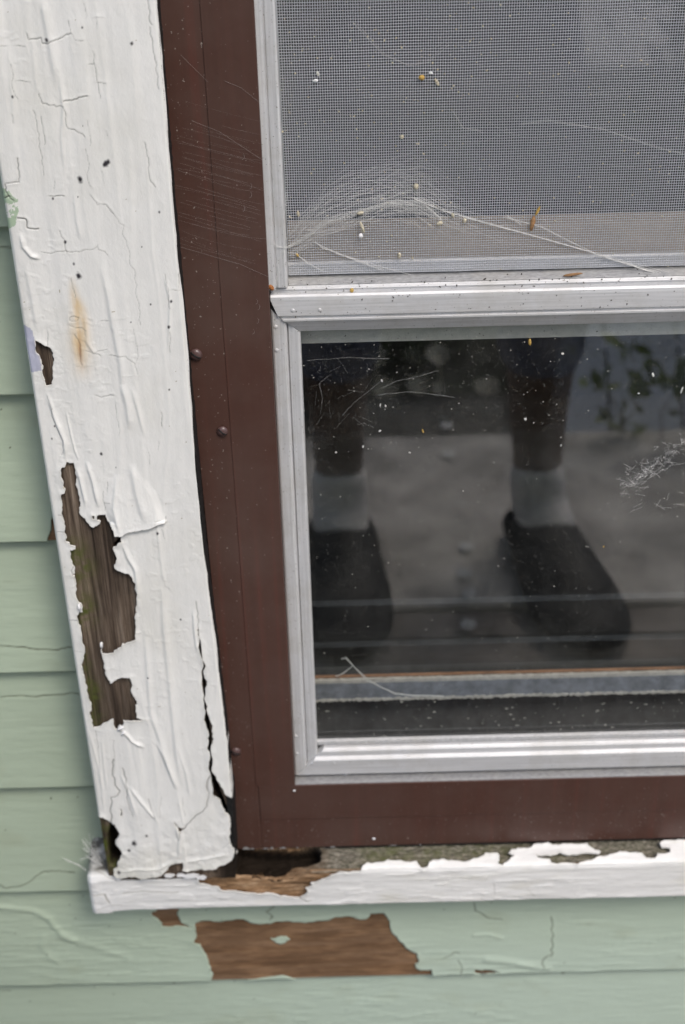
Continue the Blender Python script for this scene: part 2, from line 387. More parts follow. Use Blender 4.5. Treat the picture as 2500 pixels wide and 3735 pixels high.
def board(k, x0, x1, holes=(), islands=(), fine=.001):
    zb = Z0 + LAP*k; full = .128
    par = wall
    def to3d(x, z, h):
        y = -.0130 + .0085*(z-zb)/LAP - h
        return np.stack([x, y, z], 1)
    def hf(X, Z, D, H):
        h = .0004*fbm(X*18, Z*60, 40+k) + .00035*fbm(X*60, Z*300, 60+k) + .0011*(fbm(X*5, Z*2, 80+k)-.5)
        if k <= 0:
            st = fbm(X*45, Z*330, 91+k, 4); h += np.clip((st-.55)*12, 0, 1)*.0003*np.clip((fbm(X*12, Z*34, 95)-.42)*8, 0, 1)
        for pl, w, a in ridges:
            d = dist(pl, X, Z, w*2, False); h += a*np.exp(-(d[0]/(w*.5))**2)*(d[0] < 1)
        for pl in crk.values():
            d = dist(ragged(pl, 1, .15, 3, False), X, Z, .004, False); h += np.where(d[0] < 1, .0004*np.exp(-(d[0]/.0015)**2)*(d[3] > 0)-.0006*np.exp(-(d[0]/.0006)**2), 0)
        if len(holes): h += .0009*np.exp(-D/.003)*fbm(X*120, Z*120, 9)
        return h
    def cf(X, Z, D):
        C = np.ones(X.shape+(3,))*GREEN
        n = fbm(X*9, Z*14, 20+k)[..., None]; C = C*(.93+.14*n)
        # lower courses: paler and slightly bluer, most at the right
        low_pale = np.clip((.36-Z)/.14, 0, 1)[..., None]*np.clip((X+.30)/.30, .15, 1)[..., None]
        C = C*(1-.7*low_pale)+np.array([.49, .59, .51])*.7*low_pale
        dirt = np.clip(fbm(X*26, Z*40, 33+k)-.66, 0, 1)[..., None]*1.3; C = C*(1-dirt)+np.array([.34, .37, .25])*dirt
        t = (Z-zb)/LAP
        gr = (np.exp(-((t-1.0)/.05)**2)*.35*fbm(X*60, Z*60, 77))[..., None]; C = C*(1-gr)+np.array([.12, .16, .08])*gr
        sp = (vn(X*330, Z*330, 51+k) > .975) & (vn(X*40, Z*40, 52) > .6); C[sp] = (.09, .09, .06)
        for pl in crk.values():
            d = dist(ragged(pl, 1, .15, 3, False), X, Z, .004, False)[0]
            w = np.where(d < 1, np.exp(-(d/.0006)**2), 0)[..., None]*.75*(.4+.9*fbm(X*120, Z*120, 58)[..., None]); C = C*(1-w)+np.array([.07, .06, .035])*w
        return C
    xs = np.arange(x0, x1, fine); zs = np.arange(zb, zb+full, fine)
    if len(holes):
        b = MB(); ya, yb = -.0122, -.0038
        b.v = [(x0, ya, zb+.0004), (x1, ya, zb+.0004), (x1, yb, zb+full), (x0, yb, zb+full), (x0, .0, zb+.0004), (x1, 0, zb+.0004), (x1, 0, zb+full), (x0, 0, zb+full)]
        b.f = [(0, 1, 2, 3), (4, 7, 6, 5), (0, 4, 5, 1), (3, 2, 6, 7), (0, 3, 7, 4), (1, 5, 6, 2)]
        par = b.build('clapboard', M_woodh, wall)
        skin('paint_film', xs, zs, [ragged(h, 2, .12, 5+i) for i, h in enumerate(holes)], to3d, hf, cf, M_green, par, .0009, .0009, [ragged(i, 1, .1) for i in islands])
    else:
        o = skin('clapboard', xs, zs, [], to3d, hf, cf, M_green, wall, .008, .010)
RX = .26
board(0, -.36, .32, [W1, W2, W3], [W1i], .001)
board(-1, -.36, .33, [], (), .0012)
for k in range(1, 9): board(k, -.33, -.175, [W4] if k == 4 else [], (), .0011)
def plain(k, x0, x1, zt=None):
    zb = Z0+LAP*k; b = MB(); ya, yb = -.0130, -.0034; z1 = zt or zb+.128
    b.v = [(x0, ya, zb), (x1, ya, zb), (x1, yb, z1), (x0, yb, z1), (x0, .0, zb), (x1, 0, zb), (x1, 0, z1), (x0, 0, z1)]
    b.f = [(0, 1, 2, 3), (4, 7, 6, 5), (0, 4, 5, 1), (3, 2, 6, 7), (0, 3, 7, 4), (1, 5, 6, 2)]
    o = b.build('clapboard', M_green, wall)
    a = o.data.attributes.new('Col', 'FLOAT_COLOR', 'POINT')
    for d in a.data: d.color = (*GREEN, 1)
for k in range(-1, 17):
    plain(k, -3.0, -.33 if k > 0 else -.36)
    if k <= 1: plain(k, .33 if k != 0 else .32, 3.0)
    elif k < 11: plain(k, .50, 3.0)
    else: plain(k, -.33, 3.0)
for k in range(9, 11): plain(k, -.33, -.175)
mb = MB().box(-3, 3, .0005, .05, -.02, .36); mb.box(-3, -.10, .0005, .05, .36, 1.32); mb.box(.455, 3, .0005, .05, .36, 1.32); mb.box(-3, 3, .0005, .05, 1.32, 2.10)
mb.build('sheathing', M_board, wall)
tag(MB().box(-3, 3, -.016, .05, -.06, .095).build('foundation', M_conc, wall))
# dark interior
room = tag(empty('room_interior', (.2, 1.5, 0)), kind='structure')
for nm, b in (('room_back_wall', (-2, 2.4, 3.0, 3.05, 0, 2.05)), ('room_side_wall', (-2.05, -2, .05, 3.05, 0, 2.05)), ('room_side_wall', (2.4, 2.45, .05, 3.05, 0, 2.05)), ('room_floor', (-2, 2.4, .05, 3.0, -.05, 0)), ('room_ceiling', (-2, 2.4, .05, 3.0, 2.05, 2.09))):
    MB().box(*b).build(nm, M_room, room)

# ------------------------------------------------------------------ white casing board, left of the window
CY = -.0460
def cpx(pts, ox=0, oy=0, s=2.0): return Pn(pts, CY, ox, oy, s)
H_main = np.vstack([
 cpx([(482, 556), (490, 572), (520, 578), (540, 580), (543, 610), (553, 630), (556, 700), (568, 770), (580, 850), (588, 890), (578, 905), (578, 935), (600, 965), (630, 1000), (655, 1030), (688, 1048), (700, 1035), (720, 1025), (738, 1000), (725, 990), (712, 992), (712, 960), (735, 948), (772, 952), (780, 980), (800, 1010), (820, 1040), (842, 1095), (895, 1095), (888, 1150), (862, 1158), (850, 1180), (828, 1185), (824, 1200), (840, 1230), (852, 1260), (848, 1290), (836, 1315), (838, 1340), (860, 1360), (900, 1372), (940, 1385), (965, 1410), (985, 1450)], 0, 1400),
 cpx([(990, 50), (1003, 130), (1000, 180), (990, 230), (983, 300), (988, 350), (990, 420), (985, 468), (950, 480), (912, 495), (893, 488), (885, 515), (855, 535), (832, 545), (828, 560), (800, 565), (750, 562), (745, 530), (755, 485), (745, 480), (735, 505), (738, 545), (748, 590), (760, 650), (772, 720), (790, 750), (808, 782), (840, 760), (880, 745), (915, 742), (948, 738), (958, 765), (968, 792), (960, 815), (968, 860), (985, 890), (1005, 938), (990, 940), (992, 980), (997, 1030), (1025, 1042), (1075, 1053), (1040, 1051), (980, 1052), (940, 1052), (903, 1050), (905, 1075), (890, 1095), (875, 1085), (860, 1115), (843, 1118), (832, 1095), (828, 1045), (800, 1055), (750, 1080), (735, 1098), (680, 1108), (672, 1075), (665, 1030), (655, 990), (670, 985), (668, 950), (650, 900), (635, 850), (625, 790), (618, 740), (605, 690), (608, 620), (622, 550), (610, 500), (600, 430), (590, 370), (575, 345), (570, 320), (580, 260), (605, 262), (595, 200), (575, 190), (562, 100), (555, 50), (548, 0)], 0, 2100),
 cpx([(548, 1395), (530, 1390), (550, 1380), (545, 1330), (525, 1290), (520, 1240), (515, 1210), (553, 1202), (553, 1180), (515, 1175), (510, 1155), (480, 1150), (490, 1120), (472, 1080), (480, 1040), (472, 1005), (460, 975), (458, 920), (455, 870), (448, 840), (452, 802), (475, 795), (478, 765), (462, 745), (460, 700), (450, 650), (450, 612), (475, 608), (482, 590)], 0, 1400)])
H_small = cpx([(672, 957), (690, 957), (689, 985), (680, 985)], 0, 1400)
H_up = cpx([(258, 1085), (300, 1100), (345, 1125), (375, 1150), (385, 1200), (390, 1260), (385, 1340), (380, 1405), (335, 1415), (328, 1370), (310, 1320), (305, 1260), (290, 1200), (270, 1180), (262, 1130)], 0, 700)
H_bot = Pn([(726, 2292), (737, 2380), (747, 2475), (750, 2525), (757, 2575), (766, 2625), (773, 2665), (776, 2705), (769, 2735), (776, 2780), (778, 2820), (790, 2840), (803, 2860), (817, 2885), (833, 2905), (849, 2915), (1000, 2915), (1000, 3450), (280, 3450), (280, 2977), (340, 2977),
  (359, 2977), (375, 2979), (392, 2990), (407, 3005), (420, 3010), (430, 3027), (437, 3045), (422, 3065), (425, 3080), (437, 3092), (445, 3115), (439, 3130), (431, 3140), (432, 3157), (415, 3170), (415, 3187), (427, 3200), (445, 3200), (470, 3192), (495, 3192), (520, 3200), (550, 3195), (580, 3190), (600, 3177), (615, 3162), (625, 3150), (645, 3145), (667, 3140), (670, 3155), (665, 3170), (702, 3172), (730, 3167), (765, 3167), (790, 3162), (807, 3152), (835, 3142), (852, 3125), (855, 3100), (842, 3075), (840, 3025),
  (842, 3010), (840, 2985), (822, 2960), (808, 2932), (798, 2912), (781, 2905), (774, 2860), (766, 2815), (763, 2780), (758, 2735), (758, 2695), (751, 2640), (745, 2580), (741, 2525), (738, 2475), (730, 2380), (721, 2295)], CY)
H_nick = Pn([(637, 2997), (650, 3012), (660, 3017), (677, 3015), (668, 3025), (655, 3033), (651, 3020)], CY)
H_dot = Pn([(437, 2950), (443, 2952), (448, 2975), (440, 2978)], CY)
H_nick2 = Pn([(364, 795-700+700), (64, 795)], CY)
FLAP = cpx([(785, 715), (830, 655), (890, 660), (940, 560), (990, 600), (1150, 800), (1212, 1006), (1080, 1052), (930, 1074), (895, 1097), (842, 1097), (780, 950), (755, 850)], 0, 1400)
A = lambda pts, oy, ox=0: cpx(pts, ox, oy)
cracks = [  # (polyline, half width in m, darkness)
 (A([(195, 245), (210, 290), (260, 285), (300, 275), (312, 318), (350, 320), (400, 295), (440, 280), (480, 255), (515, 242)], 0), .00033, .75),
 (A([(500, 150), (515, 242), (550, 290), (610, 295)], 0), .0002, .4),
 (A([(465, 738), (520, 735), (565, 722), (575, 710), (635, 700)], 0), .00038, .9),
 (A([(285, 685), (310, 755), (370, 770), (395, 765), (410, 780), (460, 775), (480, 860), (500, 940), (545, 945), (600, 975), (620, 1000)], 0), .0003, .6),
 (A([(605, 0), (625, 80), (632, 130)], 0), .0002, .4), (A([(680, 380), (690, 470), (705, 540), (715, 600), (722, 670), (732, 720)], 0), .00025, .5), (A([(712, 602), (775, 610)], 0), .0002, .5), (A([(650, 468), (690, 468)], 0), .0002, .4),
 (A([(245, 810), (270, 920), (290, 1040), (310, 1150), (320, 1280)], 0), .0003, .5), (A([(300, 850), (320, 980), (328, 1055)], 0), .0003, .55),
 (A([(130, 1155), (140, 1250), (140, 1330), (80, 1335), (35, 1342), (45, 1400), (65, 1430), (100, 1460)], 0), .0004, .9), (A([(-10, 1452), (40, 1445), (70, 1430)], 0), .0005, 1),
 (A([(365, 1430), (400, 1435), (470, 1430)], 0), .0003, .7),
 (A([(1080, 0), (1085, 60), (1090, 150), (1110, 180)], 0), .00035, .65), (A([(1095, 200), (1100, 260), (1115, 300), (1115, 350), (1130, 430), (1140, 520), (1150, 600), (1160, 650)], 0), .00035, .55),
 (A([(640, 880), (655, 980), (660, 1060)], 0), .0002, .4), (A([(625, 1085), (640, 1160), (640, 1300), (665, 1360)], 0), .00022, .4), (A([(660, 1420), (710, 1495), (775, 1490), (830, 1560)], 0), .00022, .45),
 (A([(1055, 1040), (1070, 1110), (1090, 1200), (1095, 1310), (1135, 1365)], 0), .00035, .55), (A([(745, 1250), (760, 1340)], 0), .0002, .4), (A([(775, 955), (785, 990)], 0), .0002, .4), (A([(400, 1320), (395, 1380)], 0), .0002, .4), (A([(90, 840), (100, 900)], 0), .0003, .5),
 (A([(80, 470), (90, 520), (90, 620), (130, 720)], 0), .00025, .45), (A([(130, 590), (220, 600)], 0), .00025, .5), (A([(0, 338), (45, 335)], 0), .00025, .5), (A([(120, 335), (180, 340)], 0), .00025, .5), (A([(700, 130), (750, 128)], 0), .0002, .5), (A([(705, 130), (708, 210)], 0), .0002, .35),
 (A([(130, 190), (190, 200), (200, 262), (280, 270)], 700), .0005, 1), (A([(435, 285), (445, 320), (478, 365), (475, 410), (490, 440)], 700), .0003, .6),
 (A([(300, 440), (370, 455), (430, 435), (475, 430), (520, 440), (590, 440), (640, 420), (690, 415), (715, 385), (720, 420), (770, 440), (785, 460)], 700), .00028, .45),
 (A([(780, 100), (830, 160), (870, 225), (905, 240), (895, 310), (930, 400), (945, 510), (985, 570), (1000, 680), (1010, 800), (1020, 900), (1025, 970)], 700), .00025, .38),
 (A([(520, 630), (530, 700), (550, 770)], 700), .0003, .5), (A([(545, 1040), (575, 1090), (590, 1160), (600, 1260)], 700), .0004, .5),
 (A([(625, 1155), (680, 1175), (735, 1195)], 700), .0003, .45), (A([(700, 1170), (785, 1145)], 700), .0003, .4), (A([(800, 1190), (860, 1200), (920, 1200), (985, 1250), (1005, 1330)], 700), .0003, .45),
 (A([(1205, 600), (1215, 680), (1235, 760), (1240, 850)], 700), .0003, .45), (A([(1240, 1020), (1240, 1170)], 700), .0003, .5), (A([(1300, 600), (1310, 720)], 700), .0003, .5), (A([(1250, 715), (1310, 720)], 700), .00025, .5), (A([(345, 1020), (350, 1120)], 700), .0003, .5), (A([(975, 1000), (990, 1100), (1000, 1230)], 700), .00022, .35), (A([(700, 1480), (740, 1500), (830, 1485)], 700), .0003, .5), (A([(735, 940), (790, 940)], 700), .00025, .45), (A([(512, 940), (510, 915), (540, 905), (575, 915), (565, 940), (520, 942)], 700), .0003, .55), (A([(505, 970), (550, 995), (600, 990), (630, 1010)], 700), .0003, .4),
 (A([(345, 90), (370, 150), (380, 200), (420, 330), (450, 400), (460, 440), (450, 520)], 1400), .0004, .45), (A([(1178, 210), (1182, 310)], 1400), .0003, .6), (A([(425, 958), (458, 958)], 1400), .0003, .6), (A([(412, 1080), (470, 1078)], 1400), .00035, .7), (A([(845, 140), (850, 250), (870, 370)], 1400), .00022, .35), (A([(1085, 500), (1095, 590)], 1400), .00022, .4), (A([(930, 1074), (1000, 1066), (1080, 1051), (1150, 1021), (1211, 1008)], 1400), .00035, .8), (A([(1211, 1018), (1210, 968)], 1400), .0003, .6), (A([(785, 715), (785, 790)], 1400), .0003, .5), (A([(755, 785), (752, 850), (768, 920)], 1400), .0003, .5), (A([(765, 868), (805, 865)], 1400), .00025, .5), (A([(1160, 420), (1155, 480)], 1400), .0002, .4), (A([(1180, 1060), (1200, 1130)], 1400), .00025, .35), (A([(1190, 1410), (1205, 1480), (1235, 1500)], 1400), .0003, .35), (A([(905, 1200), (940, 1290), (975, 1345)], 1400), .0003, .35), (A([(540, 1330), (520, 1360), (530, 1395)], 1400), .0004, .6),
 (A([(505, 325), (572, 325)], 2100), .0003, .7), (A([(850, 1122), (920, 1160), (960, 1210), (1000, 1232)], 2100), .0004, .6), (A([(700, 1130), (705, 1200), (715, 1260)], 2100), .0003, .5), (A([(830, 1200), (835, 1400), (825, 1450)], 2100), .0003, .45), (A([(895, 1400), (910, 1470)], 2100), .0004, .6), (A([(1430, 190), (1440, 300), (1447, 380), (1452, 420)], 2100), .0004, .7), (A([(540, 550), (600, 555)], 2100), .0003, .4), (A([(1110, 1210), (1180, 1290), (1210, 1380)], 2100), .0003, .3), (A([(1510, 1568), (1520, 1480), (1532, 1460)], 2100), .0004, .6),
 (A([(430, 140), (420, 230), (440, 330), (475, 370), (455, 410), (410, 420), (412, 480), (418, 560), (415, 612)], 2700, 200), .0006, 1), (A([(495, 210), (520, 300), (530, 400), (545, 480), (570, 550)], 2700, 200), .0005, .7), (A([(685, 430), (705, 510), (730, 570)], 2700, 200), .0006, .45), (A([(875, 590), (905, 640), (905, 720)], 2700, 200), .0006, .7), (A([(930, 650), (1000, 578), (1060, 530), (1110, 480), (1125, 380), (1115, 290), (1135, 265)], 2700, 200), .0006, .95), (A([(780, 420), (760, 500), (765, 560)], 2700, 200), .0004, .3), (A([(935, 420), (930, 500), (950, 550)], 2700, 200), .0004, .3), (A([(1210, 790), (1280, 740), (1290, 780)], 2700, 200), .0004, .35),
]
folds = [  # long wrinkles in the thick paint (polyline, half width, height)
 (A([(310, 0), (330, 120), (380, 400), (420, 640)], 0), .005, .0012), (A([(60, 300), (90, 620), (110, 900)], 0), .004, .0008), (A([(440, 560), (465, 800), (450, 1000), (480, 1300)], 0), .003, .0009), (A([(230, 250), (260, 560), (280, 700)], 0), .003, .0004),
 (A([(150, 300), (170, 400), (230, 470), (300, 490)], 700), .003, .0016), (A([(540, 0), (560, 200), (590, 360)], 700), .003, .0007), (A([(730, 500), (790, 760), (830, 1000), (880, 1250), (900, 1500)], 700), .0045, .0011), (A([(620, 900), (640, 1100), (700, 1190)], 700), .003, .0008), (A([(170, 480), (240, 800), (270, 1000)], 700), .0035, .0006), (A([(1200, 600), (1240, 800), (1230, 1180)], 700), .0018, .0008),
 (A([(340, 60), (400, 250), (470, 420), (480, 560)], 1400), .0028, .0018), (A([(480, 190), (500, 290), (520, 380), (545, 480), (575, 560)], 1400), .0013, .0012), (A([(560, 600), (600, 760), (630, 900)], 1400), .0025, .0015), (A([(630, 560), (680, 720), (720, 900)], 1400), .0030, .0017), (A([(890, 0), (930, 160), (950, 330)], 1400), .0045, .0014), (A([(960, 20), (1010, 200), (1060, 400)], 1400), .003, .0009), (A([(890, 1150), (930, 1260), (990, 1360), (1010, 1568)], 1400), .0035, .0016), (A([(1130, 900), (1170, 1250), (1200, 1500)], 1400), .0025, .0006), (A([(960, 580), (1000, 800), (1060, 1000)], 1400), .006, .0016), (A([(850, 660), (830, 900), (880, 1090)], 1400), .003, .0012),
 (A([(1180, 0), (1200, 400), (1240, 800), (1290, 1300), (1340, 1568)], 2100), .0055, .0014), (A([(1050, 300), (1080, 700), (1100, 1000), (1200, 1290), (1270, 1500)], 2100), .0045, .0012), (A([(1410, 240), (1420, 400), (1440, 560)], 2100), .0025, .0014), (A([(880, 1110), (960, 1200), (1060, 1260)], 2100), .003, .0018), (A([(640, 1100), (720, 1400), (740, 1560)], 2100), .002, .0007), (A([(740, 1160), (760, 1400), (780, 1568)], 2100), .002, .0008),
 (A([(740, 0), (830, 200), (890, 360)], 2700, 200), .0035, .0018), (A([(900, 50), (960, 250), (990, 420)], 2700, 200), .003, .0008), (A([(540, 330), (640, 460), (760, 600)], 2700, 200), .003, .0015), (A([(480, 250), (540, 380), (600, 560)], 2700, 200), .0025, .0012), (A([(320, 0), (340, 300), (360, 520)], 2700, 200), .002, .0008), (A([(880, 600), (910, 720), (905, 860)], 2700, 200), .003, .0014), (A([(900, 410), (930, 560), (940, 620)], 2700, 200), .002, .0008), (A([(440, 960), (600, 930), (760, 930), (900, 860)], 2700, 200), .003, .0010), (A([(950, 880), (1100, 860), (1280, 820)], 2700, 200), .003, .0010),
]
spots = [(171, 145, 1.0), (482, 159, .8), (293, 654, 1.5), (388, 596, 1.3), (396, 590, 1.2), (382, 600, 1.0), (194, 724, .6), (288, 1006, 1.6), (239, 883, .8), (270, 963, .7), (582, 774, .6), (518, 900, .4), (550, 1110, .5), (625, 1098, .7), (617, 1192, .9), (301, 100, .5), (660, 2260, .7), (540, 2471, .6), (200, 1555, .6), (370, 1655, .9), (190, 1601, .5), (478, 1175, .4), (575, 1944, .9), (472, 3098, 1.2), (490, 3072, 2.0), (536, 3045, .9), (435, 3180, 1.4), (47, 353, .7), (303, 459, .3), (285, 718, .4), (618, 1421, .5), (424, 1704, .4)]
rust_pl = A([(525, 600), (545, 760), (575, 860), (585, 960), (580, 1100), (590, 1200), (605, 1300), (620, 1400)], 700)
GRN = Pn([(-20, 625), (8, 640), (30, 690), (48, 715), (66, 728), (70, 770), (58, 820), (35, 835), (26, 845), (-20, 850)], CY)
PRIM = A([(170, 975), (200, 985), (235, 1010), (245, 1040), (255, 1085), (262, 1130), (268, 1180), (290, 1200), (300, 1250), (305, 1302), (230, 1318), (215, 1250), (190, 1110)], 700)
CX0, CX1 = -.1892, -.0872
RE = Pn([(550, -260), (571, 0), (635, 784), (692, 1400), (757, 2100), (775, 2250), (794, 2400), (809, 2540), (829, 2706), (845, 2872), (849, 2930), (858, 3120)], CY)
H_right = np.vstack([RE, np.array([(-.05, .33), (-.05, 1.1)])])
def xr(Z): return np.interp(-Z, -RE[:, 1], RE[:, 0])
casing = tag(empty('window_casing', (-.14, -.023, .36)), 'white upright casing board left of the brown frame, paint cracked and torn off bare wood', 'window trim')
hole_r = [ragged(h, 2, .14, 11+i) for i, h in enumerate((H_main, H_small, H_up, H_bot, H_nick, H_dot))] + [ragged(H_right, 4, .012, 77, mn=.004)]
def c_to3d(x, z, h):
    return np.stack([x, CY - h, z], 1)
def c_h(X, Z, D, H):
    wx = X + .0035*(fbm(X*8, Z*9, 5)-.5)*2
    h = .0014*(fbm(wx*70, Z*5, 1, 3)-.5) + .00030*(fbm(wx*260, Z*16, 2, 3)-.5) + .00008*(fbm(X*700, Z*500, 3, 2)-.5)
    r = 1-np.abs(2*fbm(wx*60, Z*5, 6, 2)-1); h += .0005*np.clip(r-.80, 0, 1)*3
    h *= .55+.6*np.clip((-.098-X)/.05, 0, 1)
    ch = fbm(X*170, Z*230, 15, 4); h += np.clip((ch-.60)*12, 0, 1)*.00013*np.clip((fbm(X*30, Z*22, 16)-.45)*8, 0, 1)
    for pl, w, a in folds:
        d = dist(pl, X, Z, w*2.2, False); t = d[4]
        env = np.clip(np.minimum(t, 1-t)*5, 0, 1)
        g = np.exp(-(d[0]/(w*.55))**2); g = np.where(d[3] > 0, g, np.exp(-(d[0]/(w*.3))**2))
        h += np.where(d[0] < 1, .68*a*env*g, 0)
    for pl, w, a in cracks:
        d = dist(ragged(pl, 2, .13, 3, False), X, Z, .004, False)
        ok = d[0] < 1
        h += np.where(ok, -.0005*a*np.exp(-(d[0]/w)**2) + .00024*a*np.exp(-(d[0]/.0016)**2)*(d[3] > 0), 0)
    I = inside(FLAP, X, Z); zt, zb = FLAP[:, 1].max(), FLAP[:, 1].min()
    lf = np.clip((zt-Z)/(zt-zb), 0, 1)**1.6; fd = dist(FLAP, X, Z, .008)[0]
    side = np.clip(fd/.004, 0, 1); bot = (Z < zb+.010) | (X < P(395, 2000, CY)[0])
    h += np.where(I, .0030*lf*np.where(bot, 1, side), 0)
    lift = fbm(X*140, Z*90, 21)
    h += np.exp(-D/.0028)*.0022*np.clip(lift-.28, 0, 1)*np.clip((xr(Z)-X-.003)/.004, 0, 1)
    zl = .46
    h += np.clip((zl-Z)/.09, 0, 1)*(.0022*fbm(X*60, Z*45, 30)+.0012*fbm(X*200, Z*200, 31))
    # rounded arris on both long edges
    e = np.minimum(X-CX0, (xr(Z)-X)*1.5); h -= .0022*np.clip(1-e/.0022, 0, 1)**2
    return h
def c_c(X, Z, D):
    C = np.ones(X.shape+(3,))*np.array([.83, .825, .79])
    n = fbm(X*14, Z*6, 42)[..., None]; C *= .965+.06*n
    wv = fbm(X*25, Z*18, 43)[..., None]; k = np.clip(wv-.56, 0, 1)*1.2; C = C*(1-k)+np.array([.68, .665, .585])*k
    g = (np.exp(-(X-CX0)/.006)*.35*fbm(X*90, Z*40, 45))[..., None]; C = C*(1-g)+np.array([.48, .46, .38])*g
    lo = (np.clip((.41-Z)/.05, 0, 1)*.5*fbm(X*70, Z*80, 46))[..., None]; C = C*(1-lo)+np.array([.62, .60, .48])*lo
    I = inside(ragged(PRIM, 2, .08, 8), X, Z)[..., None]
    C = np.where(I, np.array([.46, .47, .57])*(.85+.3*fbm(X*160, Z*60, 47)[..., None]), C)
    G = dist(GRN, X, Z, .012)[0]; gi = inside(ragged(GRN, 2, .12, 9), X, Z) & (fbm(X*130, Z*130, 48) > .40)
    C = np.where(gi[..., None], np.array([.42, .53, .38]), C)
    d = dist(rust_pl, X, Z, .016, False); t = d[4]; w = .0008+.0042*np.clip(t*1.6, 0, 1)+.0010
    r = np.where(d[0] < 1, np.exp(-(d[0]/w)**2), 0)*np.clip(t*5, 0, 1)*np.clip((1-t)*2.2, 0, 1)*(.55+.7*fbm(X*240, Z*60, 49))
    r = np.clip(r*1.15, 0, 1)[..., None]*.62*np.clip(.4+1.2*fbm(X*500, Z*120, 59)[..., None], 0, 1); C = C*(1-r)+np.array([.70, .44, .12])*r
    core = (np.where(d[0] < 1, np.exp(-(d[0]/.0011)**2), 0)*np.exp(-((t-.66)/.13)**2))[..., None]*.7; C = C*(1-core)+np.array([.36, .15, .04])*core
    for pl, w, a in cracks:
        q = dist(ragged(pl, 2, .13, 3, False), X, Z, .003, False)[0]
        k = np.where(q < 1, np.exp(-(q/(w*.72))**2), 0)[..., None]*a*.85*(.5+.8*fbm(X*200, Z*200, 57)[..., None]); C = C*(1-k)+np.array([.07, .066, .06])*k
        k = np.where(q < 1, np.exp(-(q/(w*4))**2), 0)[..., None]*a*.08; C = C*(1-k)+np.array([.45, .43, .38])*k
    for i, (px, py, rr) in enumerate(spots):
        x, z = P(px, py, CY); r2 = np.hypot((X-x), (Z-z)*.72)/(rr*.00078*(.8+.5*vn(X*900+i, Z*900, i)))
        k = np.clip(1.6-r2, 0, 1)[..., None]; C = C*(1-k)+np.array([.028, .025, .03])*k
    sp = (vn(X*420, Z*420, 55) > .985) & (vn(X*45, Z*45, 56) > .55); C[sp] = (.35, .30, .2)
    ed = (np.exp(-D/.0006)*(X < xr(Z)-.002))[..., None]*.30; C = C*(1-ed)+np.array([.52, .47, .38])*ed
    return C
xs = np.arange(CX0, CX1+.0001, .00048); zs = np.arange(.335, 1.045, .00048)
# wood below
def woodgrid(name, x0, x1, z0, z1, st, yfun, mfun, mt, parent, back):
    xs = np.arange(x0, x1, st); zs = np.arange(z0, z1, st)
    return skin(name, xs, zs, [], lambda x, z, h: np.stack([np.minimum(x, xr(z)-np.interp(z, [.43, .47], [.0012, .0045])), -h, z], 1), lambda X, Z, D, H: yfun(X, Z), lambda X, Z, D: mfun(X, Z), mt, parent, .01, back)
cav = Pn([(405, 3000), (433, 3010), (460, 3050), (455, 3090), (470, 3120), (470, 3170), (400, 3170), (392, 3130), (388, 3060)], CY)
gap = Pn([(724, 2280), (740, 2400), (752, 2560), (766, 2680), (772, 2760), (780, 2830), (794, 2868), (812, 2915), (832, 2965), (842, 3010), (846, 3080), (820, 3090), (800, 2960), (775, 2920), (765, 2850), (755, 2740), (745, 2600), (735, 2450), (720, 2300)], CY)
void = cpx([(830, 1060), (920, 1080), (915, 1180), (850, 1240), (880, 1300), (860, 1370), (838, 1330), (850, 1260), (820, 1190), (862, 1150), (850, 1110)], 0, 1400)
def cw_y(X, Z):
    h = -(CY) - .0013 - .0012*fbm(X*230, Z*9, 71, 3) - .0006*fbm(X*600, Z*20, 72, 2)
    for pl, dp, pad in ((cav, .016, .003), (gap, .020, .0012), (void, .010, .0015)):
        d = dist(pl, X, Z, .01)[0]; I = inside(pl, X, Z); h -= np.where(I, dp*np.clip(d/pad, 0, 1), 0)
    h -= .002*np.clip((.40-Z)/.03, 0, 1)*fbm(X*150, Z*150, 73)
    return h
def cw_m(X, Z):
    a = np.zeros(X.shape)
    for px, py, r in ((268, 2030, .006), (290, 2070, .008), (285, 2240, .006), (305, 2230, .007), (320, 2600, .008), (330, 2530, .006), (410, 3080, .012), (420, 3130, .010), (300, 2420, .005), (845, 3010, .006)):
        x, z = P(px, py, CY); a = np.maximum(a, np.exp(-((X-x)**2+((Z-z)*.5)**2)/r**2))
    shade = np.zeros(X.shape)
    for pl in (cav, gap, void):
        d = dist(pl, X, Z, .01)[0]; shade = np.maximum(shade, np.where(inside(pl, X, Z), np.clip(d/.0015, 0, .95), 0))  # shade inside the hollows painted into the wood
    shade = np.maximum(shade, .93*np.clip((.392-Z)/.006, 0, 1)*np.clip((X+.105)/.006, 0, 1))  # shade painted over the board's lower right corner
    x0, z0 = P(470, 2080, CY); gy = np.clip((X-x0+.012)/.02, 0, 1)*.55*fbm(X*90, Z*12, 75)*(Z > .40)
    return np.stack([np.clip(a*1.25, 0, 1), shade, gy*np.clip(fbm(X*60, Z*20, 76)*2-.6, 0, 1)], 2)
wb = woodgrid('board', CX0+.0006, -.0876, .362, 1.38, .0009, cw_y, cw_m, M_woodv, casing, .030)
skin('paint_film', xs, zs, hole_r, c_to3d, c_h, c_c, M_white, casing, .0010, .012)
